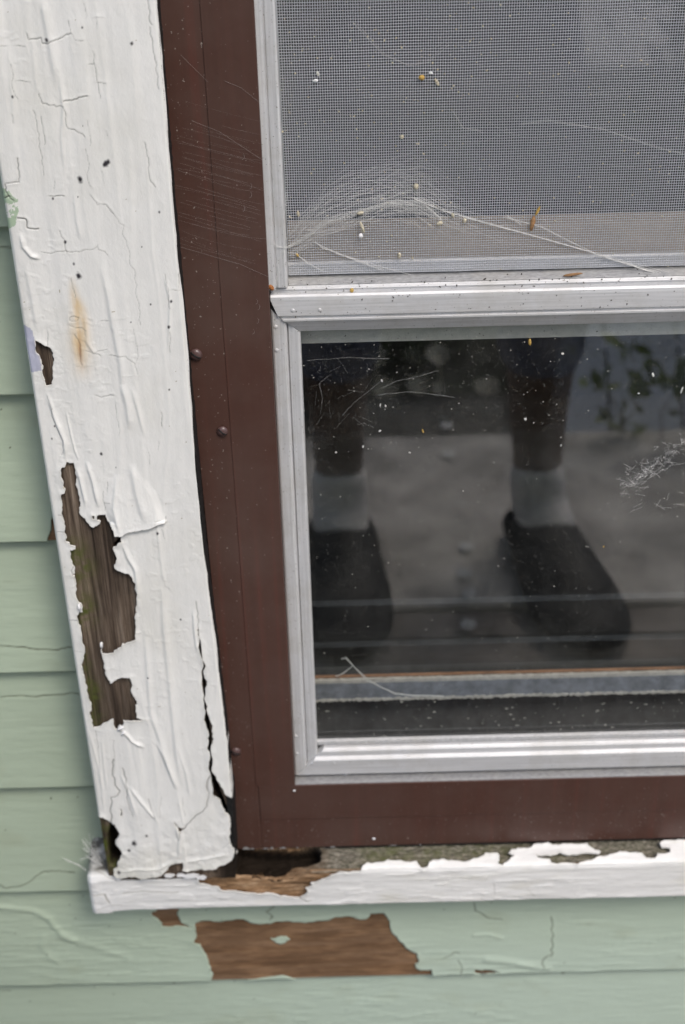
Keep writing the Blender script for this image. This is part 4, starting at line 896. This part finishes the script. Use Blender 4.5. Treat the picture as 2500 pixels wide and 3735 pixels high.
for q in ([(1290, 80), (1400, 200), (1490, 238), (1560, 225), (1640, 160)], [(1650, 400), (1690, 470), (1760, 480)], [(1900, 452), (2000, 440), (2200, 470), (2400, 540), (2500, 560)]):
    for k in range(3): path(mb, [(a+random.uniform(-5, 5), b_+random.uniform(-5, 5)) for a, b_ in q], .00004, Yc)
tag(mb.build('cobweb', M_web), 'loose looping cobweb threads on the upper part of the insect screen', 'cobweb')
mb = MB(); Yg = -.0066; random.seed(8)
for k in range(150):
    a = (random.uniform(2260, 2500), 0); a = (a[0], 1790-(a[0]-2260)*.72+random.gauss(0, 20)); path(mb, [a, (a[0]+random.uniform(-6, 26), a[1]-random.uniform(-6, 18)), (a[0]+random.uniform(-16, 40), a[1]+random.uniform(-26, 12))], random.choice((.00002, .00004, .00008)), Yg, .0004)
for k in range(26):
    a = (random.uniform(2280, 2500), random.uniform(1660, 1860)); path(mb, [a, (a[0]+random.uniform(-50, 50), a[1]+random.uniform(-14, 30))], .00006, Yg)
tag(mb.build('cobweb', M_web), 'clotted white cobweb on the lower glass at its right edge', 'cobweb')
mb = MB()
for k in range(26):
    a = (random.uniform(1130, 1400), random.uniform(1320, 1560)); path(mb, [a, (a[0]+random.uniform(-40, 60), a[1]+random.uniform(-60, 40))], .00002, Yg, .0010)
for q in ([(1390, 1415), (1450, 1390), (1530, 1372), (1600, 1352)], [(1250, 1515), (1290, 1470), (1330, 1440), (1400, 1380)], [(1170, 1510), (1178, 1450), (1165, 1400), (1200, 1370)], [(1120, 1315), (1280, 1305), (1420, 1308)], [(1380, 1440), (1500, 1428), (1660, 1450)]):
    path(mb, q, .00004, Yg, .0008)
tag(mb.build('cobweb', M_web), 'thin broken cobweb strands on the upper left of the lower glass', 'cobweb')
mb = MB()
for q in ([(1262, 2398), (1290, 2430), (1340, 2480), (1390, 2505), (1440, 2530), (1520, 2537), (1620, 2536)], [(1288, 2428), (1255, 2455), (1225, 2468)], [(1258, 2400), (1246, 2404)]):
    for k in range(4): path(mb, [(a+random.uniform(-3, 3), b_+random.uniform(-3, 3)) for a, b_ in q], .00016, .0100)
tag(mb.build('cobweb', M_web), 'forked cobweb strand behind the glass in its lower left corner', 'cobweb')
mb = MB()
for k in range(7): path(mb, [(225+k*4, 3125+k*3), (275+k*2, 3152), (316, 3172+k)], .00006, -.03)
for k in range(16): path(mb, [(random.uniform(290, 340), random.uniform(3040, 3150)), (random.uniform(340, 400), random.uniform(3080, 3170))], .0001, -.034)
tag(mb.build('cobweb', M_web), 'dusty cobweb in the corner between green siding and sill end', 'cobweb')

# ------------------------------------------------------------------ dust and debris
random.seed(9)
def blob(mb, x, y, z, r, asp=1.0, ang=0):
    n = random.choice((5, 6, 7)); b0 = len(mb.v); ca, sa = math.cos(ang), math.sin(ang)
    ring = []
    for k in range(n):
        t = 2*math.pi*k/n; q = r*random.uniform(.6, 1.2); u, v = q*math.cos(t)*asp, q*math.sin(t); ring.append((x+u*ca-v*sa, y, z+u*sa+v*ca))
    mb.v += ring; mb.v.append((x, y-r*.7, z))
    for k in range(n): mb.f.append((b0+k, b0+(k+1) % n, b0+n))
mb = MB()
for k in range(560):
    px, py = random.uniform(1105, 2500), 1215+1480*random.random()**1.25
    x, z = P(px, py, -.0064); blob(mb, x, -.0064, z, random.choice((.00010, .00014, .0002, .0002, .00032)), random.uniform(1, 1.8), random.uniform(0, 3))
for k in range(90):
    px, py = random.uniform(1160, 2500), random.uniform(2560, 2700); x, z = P(px, py, .012); blob(mb, x, .004, P(px, py, .004)[1], random.choice((.0002, .0003, .0005)), random.uniform(1.5, 4), 0)
o = mb.build('glass_dust', M_dust); tag(o, 'pale dust specks scattered over the lower glass pane', 'dust', kind='stuff')
mb = MB()
for k in range(620):
    px, py = random.uniform(1020, 2480), random.uniform(0, 985)
    if px > 1800 and random.random() < .6: continue
    x, z = P(px, py, -.0086); blob(mb, x, -.0086, z, random.choice((.0002, .0003, .0004, .0006)), random.uniform(1, 1.6), random.uniform(0, 3))
o = mb.build('screen_dust', simple('screen_fluff', (.55, .50, .38), .9, .4, 700)); tag(o, 'brownish fluff and dust specks caught in the insect screen', 'dust', kind='stuff')
mb = MB()
for k in range(150):
    px = random.uniform(1010, 2490)
    rowy = random.choice((1030, 1046, 1062, 1090, 1140, 1230)); py = rowy+random.gauss(0, 7)-(px-1250)*.0255
    Y = {1030: -.0122, 1046: -.0142, 1062: -.0145, 1090: -.0190, 1140: -.0190, 1230: -.0068}[rowy]
    x, z = P(px, py, Y); blob(mb, x, Y, z, random.choice((.00018, .00025, .0004, .0005 if rowy < 1070 else .0003)), random.uniform(1, 2), random.uniform(0, 3))
for k in range(70):
    px, py = random.uniform(720, 980), random.uniform(0, 2800); x, z = P(px+py*.04, py, BY-.0008); blob(mb, x, BY-.0009, z, random.choice((.00012, .0002)), 1, 0)
o = mb.build('frame_grit', M_dirt); tag(o, 'dark grit lying on the aluminium rail and frame', 'grit', kind='stuff')
def lump(name, px, py, Y, w, h, mt, label, cat, ang=0, group=None):
    x, z = P(px, py, Y); V = []; Fc = []; n, rg = 10, 5
    for i in range(1, rg):
        a = math.pi*i/rg
        for k in range(n):
            t = 2*math.pi*k/n; q = random.uniform(.75, 1.2); u = w/2*math.sin(a)*math.cos(t)*q; v = h/2*math.cos(a); d = min(w, h)/2*math.sin(a)*math.sin(t)*q*.8
            V.append((x+u*math.cos(ang)-v*math.sin(ang), Y-abs(min(w, h))*.35+d, z+u*math.sin(ang)+v*math.cos(ang)))
    V += [(x-h/2*math.sin(ang), Y-min(w, h)*.35, z+h/2*math.cos(ang)), (x+h/2*math.sin(ang), Y-min(w, h)*.35, z-h/2*math.cos(ang))]
    for i in range(rg-2):
        for k in range(n): Fc.append((i*n+k, i*n+(k+1) % n, (i+1)*n+(k+1) % n, (i+1)*n+k))
    T, B = len(V)-2, len(V)-1
    for k in range(n): Fc.append((T, (k+1) % n, k)); Fc.append((B, (rg-2)*n+k, (rg-2)*n+(k+1) % n))
    return tag(mesh(name, V, Fc, mt, None, True), label, cat, group)
mm_ = .001; Ys = -.0086
lump('debris_clump', 1152, 293, Ys, 3.4*mm_, 1.9*mm_, M_petal, 'white fluffy clump at the upper left of the insect screen', 'debris', .1)
lump('debris_clump', 1160, 268, Ys, 1.6*mm_, 3*mm_, M_dust, 'grey tuft just above the white clump on the screen', 'debris', .3)
lump('seed', 1539, 281, Ys, 3.4*mm_, 3.2*mm_, M_seed, 'round tan seed high on the insect screen beside a grey tuft', 'seed')
lump('debris_clump', 1572, 265, Ys, 2.4*mm_, 1.6*mm_, M_petal, 'small white tuft right beside the round tan seed', 'debris')
lump('debris_clump', 1594, 298, Ys, 2*mm_, 5*mm_, M_lump, 'brown grey ragged tuft right below the round tan seed', 'debris', .5)
lump('seed', 1466, 497, Ys, 2.6*mm_, 2.6*mm_, M_lump, 'pale yellow disc shaped seed in the middle of the screen', 'seed')
lump('debris_clump', 1518, 678, Ys, 3.4*mm_, 4*mm_, M_lump, 'pinkish grey tuft above the top of the cobweb', 'debris')
lump('debris_clump', 1315, 775, -.0108, 4.6*mm_, 2.4*mm_, M_lump, 'yellowish clump in the middle of the matted cobweb', 'debris', .2)
lump('debris_clump', 1322, 828, -.0108, 2*mm_, 8*mm_, M_lump, 'long pale clump hanging below the middle of the matted cobweb', 'debris', .3)
lump('debris_clump', 1316, 857, -.0108, 3*mm_, 3*mm_, M_petal, 'white and black speck below the hanging cobweb clump', 'debris')
lump('debris_clump', 1088, 778, -.0108, 1.8*mm_, 4*mm_, M_lump, 'yellowish tuft near the left edge of the matted cobweb', 'debris', .1)
lump('debris_clump', 1605, 812, -.0108, 4*mm_, 2.6*mm_, M_lump, 'yellow green clump on the right end of the arched cobweb', 'debris', .4)
lump('debris_clump', 1652, 785, -.0108, 1.8*mm_, 3.6*mm_, M_lump, 'yellowish clump at the head of the long bright cobweb thread', 'debris', .2)
lump('debris_clump', 1695, 803, -.0108, 2.6*mm_, 3*mm_, M_lump, 'second yellowish clump further along the long bright thread', 'debris')
lump('debris_clump', 1457, 930, Ys, 2.4*mm_, 4*mm_, M_lump, 'small brown tuft low on the screen left of centre', 'debris')
lump('leaf_fragment', 1086, 930, Ys, 1.6*mm_, 3.2*mm_, M_seed, 'orange crumb in the lower left corner of the screen', 'leaf fragment', .5)
lump('leaf_fragment', 1942, 812, Ys, 3.2*mm_, 10*mm_, M_dry, 'ragged brown leaf fragment on the screen above the long thread', 'leaf fragment', -.15)
lump('leaf_fragment', 1962, 768, Ys, 1.6*mm_, 6.5*mm_, M_seed, 'narrow tan leaf tip above the ragged brown fragment', 'leaf fragment', -.4)
lump('leaf_fragment', 2088, 1000, -.0115, 13*mm_, 1.9*mm_, M_dry, 'long dry leaf lying on the dusty ledge under the screen', 'leaf fragment', .12)
lump('leaf_fragment', 990, 1046, -.0180, 3.2*mm_, 4.6*mm_, simple('rust_leaf', (.38, .15, .05), .7, .5, 700), 'rusty orange leaf crumb at the left end of the aluminium rail', 'leaf fragment', .6)
lump('seed', 1284, 1057, -.0150, 2.6*mm_, 3*mm_, M_seed, 'tan seed husk resting on the aluminium rail groove', 'seed')
lump('seed', 1543, 1571, -.0066, 1.1*mm_, 3.3*mm_, M_seed, 'yellow oval seed stuck to the lower glass', 'seed', .3)
lump('seed', 1933, 1246, -.0066, 1.9*mm_, 5*mm_, M_seed, 'straw coloured husk hanging at the top edge of the lower glass', 'seed', .05)
for px, py, w, h, lb in ((1226, 1649, 1.8, 1.4, 'white droplet left of the legs reflection'), (1325, 1628, 1.5, 2.2, 'hooked white flake above the concrete reflection edge'), (1386, 1571, 2.2, 1.4, 'pale oval flake left of the yellow seed'), (1495, 1650, 2.0, 1.0, 'white oval flake below the yellow seed'), (1393, 1388, 1.2, 2.6, 'curled white flake near the top left of the glass'), (1388, 1477, .9, 3.0, 'left one of two short upright white flakes'), (1407, 1480, 1.2, 2.4, 'right one of two short upright white flakes'), (1916, 1528, 2.2, 2.4, 'bright white speck in the middle of the dark right leg'), (2052, 1289, 2.2, 2.0, 'white speck on the glass below the husk, to its right'), (2047, 1624, 1.0, 2.2, 'small white flake right of the reflected leg'), (2382, 1366, 1.8, 4.0, 'star shaped white fleck at the right of the glass'), (2487, 1422, 1.4, 6.0, 'branched white fleck at the far right edge of the glass'), (2330, 1434, 2.0, 1.2, 'white fleck below and left of the star shaped one'), (2202, 1993, 1.2, 1.2, 'single yellow speck on the brown grey reflection')):
    lump('paint_fleck', px, py, -.0066, w*.85*mm_, h*.85*mm_, M_fleck if 'yellow speck' not in lb else M_seed, lb, 'fleck', random.uniform(-.5, .5))
for px, py, r, lb in ((1074, 2882, 1.6, 'white bead of dirt below the sash corner on the brown rail'), (1364, 3057, 1.9, 'white drop on the seam of the brown bottom rail')):
    lump('dropping', px, py, BY-.0008, r*1.5*mm_, r*mm_, M_petal, lb, 'dropping')

# ------------------------------------------------------------------ garden behind the photographer (seen mirrored in the glass)
def leafmass(name, c, rad, n, size, mt, label, cat, group=None, seed=0, stems=3):
    rs = np.random.RandomState(seed); root = tag(empty(name, (c[0], c[1], 0)), label, cat, group)
    cl = rs.normal(0, 1, (max(8, n//70), 3)); cl /= np.linalg.norm(cl, axis=1)[:, None]; cl *= rs.uniform(.35, 1, (len(cl), 1)); cl = cl*np.array(rad)+np.array(c)
    k = rs.randint(0, len(cl), n); p = cl[k]+rs.normal(0, .16, (n, 3))*np.array(rad)
    p[:, 2] = np.abs(p[:, 2]-.02)+.02
    a = rs.normal(0, 1, (n, 3)); a /= np.linalg.norm(a, axis=1)[:, None]; b_ = np.cross(a, rs.normal(0, 1, (n, 3))); b_ /= np.linalg.norm(b_, axis=1)[:, None]
    s = size*rs.uniform(.6, 1.3, (n, 1)); V = np.stack([p-a*s, p+b_*s*.45, p+a*s, p-b_*s*.45], 1).reshape(-1, 3)
    mesh('crown', V, np.arange(n*4).reshape(-1, 4), mt, root)
    mb = MB()
    for i in range(stems):
        q = cl[i % len(cl)]; mb.tube([(c[0]+rs.uniform(-.05, .05), c[1]+rs.uniform(-.05, .05), 0), ((c[0]+q[0])/2, (c[1]+q[1])/2, q[2]*.5), tuple(q)], [.018*rad[2], .012*rad[2], .004*rad[2]], 6)
    mb.build('trunk', M_bark, root); return root
leafmass('shrub', (.02, -1.66, .16), (.50, .16, .26), 4200, .020, M_leaf, 'low dark green shrub directly behind the photographer', 'shrub', 'garden shrubs', 1)
leafmass('shrub', (-.75, -2.0, .30), (.45, .4, .4), 2500, .026, M_leaf, 'dark green shrub left of the photographer', 'shrub', 'garden shrubs', 2)
leafmass('shrub', (.50, -1.27, .12), (.13, .03, .10), 70, .018, M_leaf2, 'sparse olive green shrub in front of the added pale fence', 'shrub', 'garden shrubs', 3)
leafmass('shrub', (.72, -1.26, .14), (.13, .03, .12), 90, .020, M_leaf2, 'taller olive green shrub at the right end of the added pale fence', 'shrub', 'garden shrubs', 4)
leafmass('shrub', (1.5, -3.0, .35), (.7, .4, .42), 2600, .035, M_leaf, 'bushy green shrub beside the gravel drive', 'shrub', 'garden shrubs', 5)
for i, (x, y, h) in enumerate([(-6, -12, 3.2), (-2.5, -13, 3.8), (1.5, -14, 3.4), (6, -13, 3.9), (10, -12, 3.1)]):
    leafmass('tree', (x, y, h*.55), (2.0, 1.4, h*.5), 2600, .16, M_leaf, ['broad green tree at the far left of the garden', 'tall green tree left of the garden middle', 'green tree in the middle of the far garden', 'tall green tree right of the garden middle', 'broad green tree at the far right of the garden'][i], 'tree', 'trees across the garden', 20+i, 5)
def pt(px, py, yr):      # a point of the plane y = yr seen mirrored in the lower pane
    g = -.0064; r = ray(px, py); t = ((2*g-yr)-CAM[1])/r.y; return (CAM[0]+t*r.x, yr, max(.01, CAM[2]+t*r.z))
bl = empty('light_spots', (0.1, -1.62, 0)); tag(bl, 'cream discs on thin stems, added as spots of light through the foliage', 'light_spots')  # added discs facing the sky, mirrored as light through foliage
for px, py, r in ((1361, 1300, .024), (1598, 1296, .022), (1527, 1408, .022), (1406, 1475, .024), (1531, 1525, .014), (1600, 1520, .014), (1765, 1590, .018), (1780, 1610, .020), (1755, 1430, .014)):
    c_ = pt(px, py, -1.47); mb = MB()
    for k in range(9):
        a = 2*math.pi*k/9; b0 = len(mb.v); ax, ay, az = r*math.cos(a), -r*1.1*math.sin(a), r*.45*math.sin(a)
        a2 = a+.5; bx_, by_, bz_ = r*.9*math.cos(a2), -r*math.sin(a2), r*.42*math.sin(a2)
        mb.v += [c_, (c_[0]+ax, c_[1]+ay, c_[2]+az+.004), (c_[0]+bx_, c_[1]+by_, c_[2]+bz_)]; mb.f.append((b0, b0+1, b0+2))
    mb.tube([(c_[0], c_[1]-.004, c_[2]), (c_[0]+.01, c_[1]-.03, 0)], .002, 4)
    mb.build('light_spot', M_lightspot, bl)
for i, (px, py) in enumerate(((1639, 1660), (1703, 2000), (1695, 2096), (1714, 2171), (1708, 2283), (1630, 1555))):
    g = -.0064; r = ray(px, py); t = (.016-CAM[2])/r.z; x, y = CAM[0]+t*r.x, 2*g-(CAM[1]+t*r.y)
    n = 10; V = [(x+.012*math.cos(2*math.pi*k/n), y+.012*math.sin(2*math.pi*k/n), .0165+.0015*(k % 2)) for k in range(n)]+[(x, y, .020)]
    tag(mesh('petal', V, [(k, (k+1) % n, n) for k in range(n)], M_petal), 'small white petal fallen on the concrete path', 'petal', 'fallen petals on the path')
fence = empty('added_fence', (.8, -1.32, 0)); tag(fence, 'added low pale blue grey board fence, tilted back to catch the sky', 'fence')  # added boards, tilted back so sky light brightens their reflection
for i in range(9):
    x = .34+i*.125; h_ = .15+.008*(i % 2); mesh('picket', [(x, -1.305, .004), (x+.118, -1.305, .004), (x+.118, -1.305-h_*.9, h_), (x, -1.305-h_*.9, h_), (x, -1.325, .004), (x+.118, -1.325, .004), (x+.118, -1.325-h_*.9, h_), (x, -1.325-h_*.9, h_)], [(0, 1, 2, 3), (4, 7, 6, 5), (0, 4, 5, 1), (3, 2, 6, 7), (0, 3, 7, 4), (1, 5, 6, 2)], M_fence, fence)
for z in (.04, .10): MB().box(.33, 1.47, -1.36-z*.9, -1.328-z*.9, z-.012, z+.006).build('rail', M_fence, fence)

# ------------------------------------------------------------------ the photographer (seen mirrored in the glass)
M_skin = simple('skin', (.13, .072, .05), .55, .1, 30); M_navy = simple('navy_cloth', (.085, .10, .19), .9, .2, 60)
M_sock = simple('grey_sock', (.90, .86, .86), .95, .15, 120); M_shoe = simple('black_shoe', (.018, .018, .02), .6, .3, 50); M_hair = simple('dark_hair', (.02, .014, .01), .6, .3, 80)
M_cam = simple('camera_plastic', (.015, .015, .015), .4, .2, 200)
LX, RX_ = -.004, .285
def skinned(name, V, E, R, mt, parent=None, sub=2, root=0):
    me = bpy.data.meshes.new(name); me.from_pydata(V, E, []); o = link(name, me, mt, parent)
    s = o.modifiers.new('skin', 'SKIN'); s.use_smooth_shade = True
    for i, r in enumerate(R): me.skin_vertices[0].data[i].radius = (r, r)
    me.skin_vertices[0].data[root].use_root = True
    m2 = o.modifiers.new('sub', 'SUBSURF'); m2.levels = sub; m2.render_levels = sub
    return o
V = [(.14, -1.06, .90)]; E = []; R = [.125]
def chain(par, pts, rs):
    for p, r in zip(pts, rs):
        V.append(p); R.append(r); E.append((par, len(V)-1)); par = len(V)-1
    return par
ch = chain(0, [(.13, -1.07, 1.02), (.11, -1.07, 1.15), (.09, -1.06, 1.28), (.08, -1.03, 1.37)], [.115, .125, .135, .06])
hd = chain(ch, [(.07, -1.00, 1.43), (.06, -.985, 1.49), (.055, -.98, 1.56), (.055, -.99, 1.61)], [.058, .085, .092, .06])
chain(hd-2, [(.055, -.895, 1.485)], [.014])
for sx, kx in ((LX, .03), (RX_, .255)):
    chain(0, [(sx*.6+.04, -1.05, .82), (kx, -1.02, .66), (sx, -.985, .48), (sx, -1.0, .36), (sx, -.985, .22), (sx, -.955, .10), (sx+(.01 if sx > .1 else 0), -.91, .040), (sx+(.03 if sx > .1 else .003), -.80, .032)], [.095, .082, .060, .062, .045, .034, .024, .018])
for s_, hx in ((-1, -.066), (1, .066)):
    sh = (.09+s_*.175, -1.05, 1.30)
    w_ = chain(3, [sh, (.09+s_*.20, -1.03, 1.16), (.07+s_*.17, -.98, 1.04), ((.07+s_*.17+hx)/2, -.945, 1.10), (hx+s_*.006, -.925, 1.165)], [.058, .046, .040, .034, .026])
    pl = chain(w_, [(hx, -.905, 1.185)], [.027])
    for f_ in range(4):
        z = 1.205-f_*.016; L_ = (.9, 1, .95, .8)[f_]
        chain(pl, [(hx-s_*.004, -.880, z), (hx-s_*.012, -.868+.004*L_, z), (hx-s_*.030*L_, -.870, z)], [.009, .0085, .0075])
    chain(pl, [(hx-s_*.014, -.915, 1.212), (hx-s_*.032, -.918, 1.218)], [.010, .009])
person = skinned('person', V, E, R, M_skin); tag(person, 'person in navy clothes, grey socks and black shoes holding a camera, mirrored in the glass', 'person')
def clothes(name, V, E, R, mt): return skinned(name, V, E, R, mt, person, 2)
clothes('trousers', [(.14, -1.06, .93), (.14, -1.055, .84), (.045, -1.05, .76), (.03, -1.02, .62), (LX, -.99, .46), (LX, -.995, .34), (LX, -.985, .27), (.235, -1.05, .76), (.255, -1.02, .62), (RX_, -.99, .46), (RX_, -.995, .34), (RX_, -.985, .27)], [(0, 1), (1, 2), (2, 3), (3, 4), (4, 5), (5, 6), (1, 7), (7, 8), (8, 9), (9, 10), (10, 11)], [.135, .140, .104, .092, .072, .070, .062, .104, .092, .072, .070, .062], M_navy)
clothes('shirt', [(.14, -1.06, .92), (.13, -1.07, 1.05), (.11, -1.07, 1.18), (.09, -1.06, 1.30), (-.085, -1.05, 1.29), (-.112, -1.03, 1.16), (.265, -1.05, 1.29), (.292, -1.03, 1.16)], [(0, 1), (1, 2), (2, 3), (3, 4), (4, 5), (3, 6), (6, 7)], [.140, .130, .138, .140, .068, .056, .068, .056], M_navy)
clothes('hair', [(.055, -1.02, 1.53), (.055, -1.015, 1.60), (.055, -.975, 1.645), (.055, -1.03, 1.46)], [(0, 1), (1, 2), (0, 3)], [.095, .09, .06, .06], M_hair)
for sx in (LX, RX_):
    dx = .02 if sx > .1 else .002
    clothes('sock', [(sx, -.972, .155), (sx, -.960, .11), (sx+dx*.4, -.935, .065), (sx+dx*1.4, -.885, .050)], [(0, 1), (1, 2), (2, 3)], [.048, .043, .046, .040], M_sock)
    # shoe: lofted sections from heel to toe
    Vs = []; Fs = []; n = 14; sec = [(-.995, .030, .050), (-.98, .041, .072), (-.94, .045, .082), (-.90, .046, .078), (-.86, .050, .068), (-.80, .056, .054), (-.74, .056, .046), (-.70, .044, .040), (-.683, .022, .030)]
    for j, (y, w, h) in enumerate(sec):
        cx_ = sx+dx*(y+.99)/.28*2.2
        for k in range(n):
            t = 2*math.pi*k/n; zz = math.sin(t); Vs.append((cx_+w*1.28*math.cos(t)*(1 if zz < .3 else .82), y, .013+max(0, h*.42+h*.58*zz)))
    for j in range(len(sec)-1):
        for k in range(n): Fs.append((j*n+k, j*n+(k+1) % n, (j+1)*n+(k+1) % n, (j+1)*n+k))
    Fs.append(tuple(range(n))[::-1]); Fs.append(tuple(range((len(sec)-1)*n, len(sec)*n)))
    o = mesh('shoe', Vs, Fs, M_shoe, person, True); o.modifiers.new('s', 'SUBSURF').render_levels = 2
cam_ = empty('photo_camera', CAM); cam_.rotation_euler = co.matrix_world.to_euler(); tag(cam_, 'black camera held in the photographer\'s two hands', 'camera')
def cpart(name, V, Fc, mt):
    me = bpy.data.meshes.new(name); me.from_pydata(V, [], Fc); me.update(); me.materials.append(mt); o = bpy.data.objects.new(name, me); COL.objects.link(o); o.parent = cam_; return o
b = MB().box(-.062, .062, -.038, .040, .050, .085); b.box(-.018, .018, .040, .056, .052, .082); o = cpart('camera_body', b.v, b.f, M_cam); m_ = o.modifiers.new('b', 'BEVEL'); m_.width = .005; m_.segments = 3
b = MB().tube([(0, 0, .050), (0, 0, .035), (0, 0, .034), (0, 0, .012)], [.030, .030, .033, .033], 28); cpart('lens', b.v, b.f, M_cam)
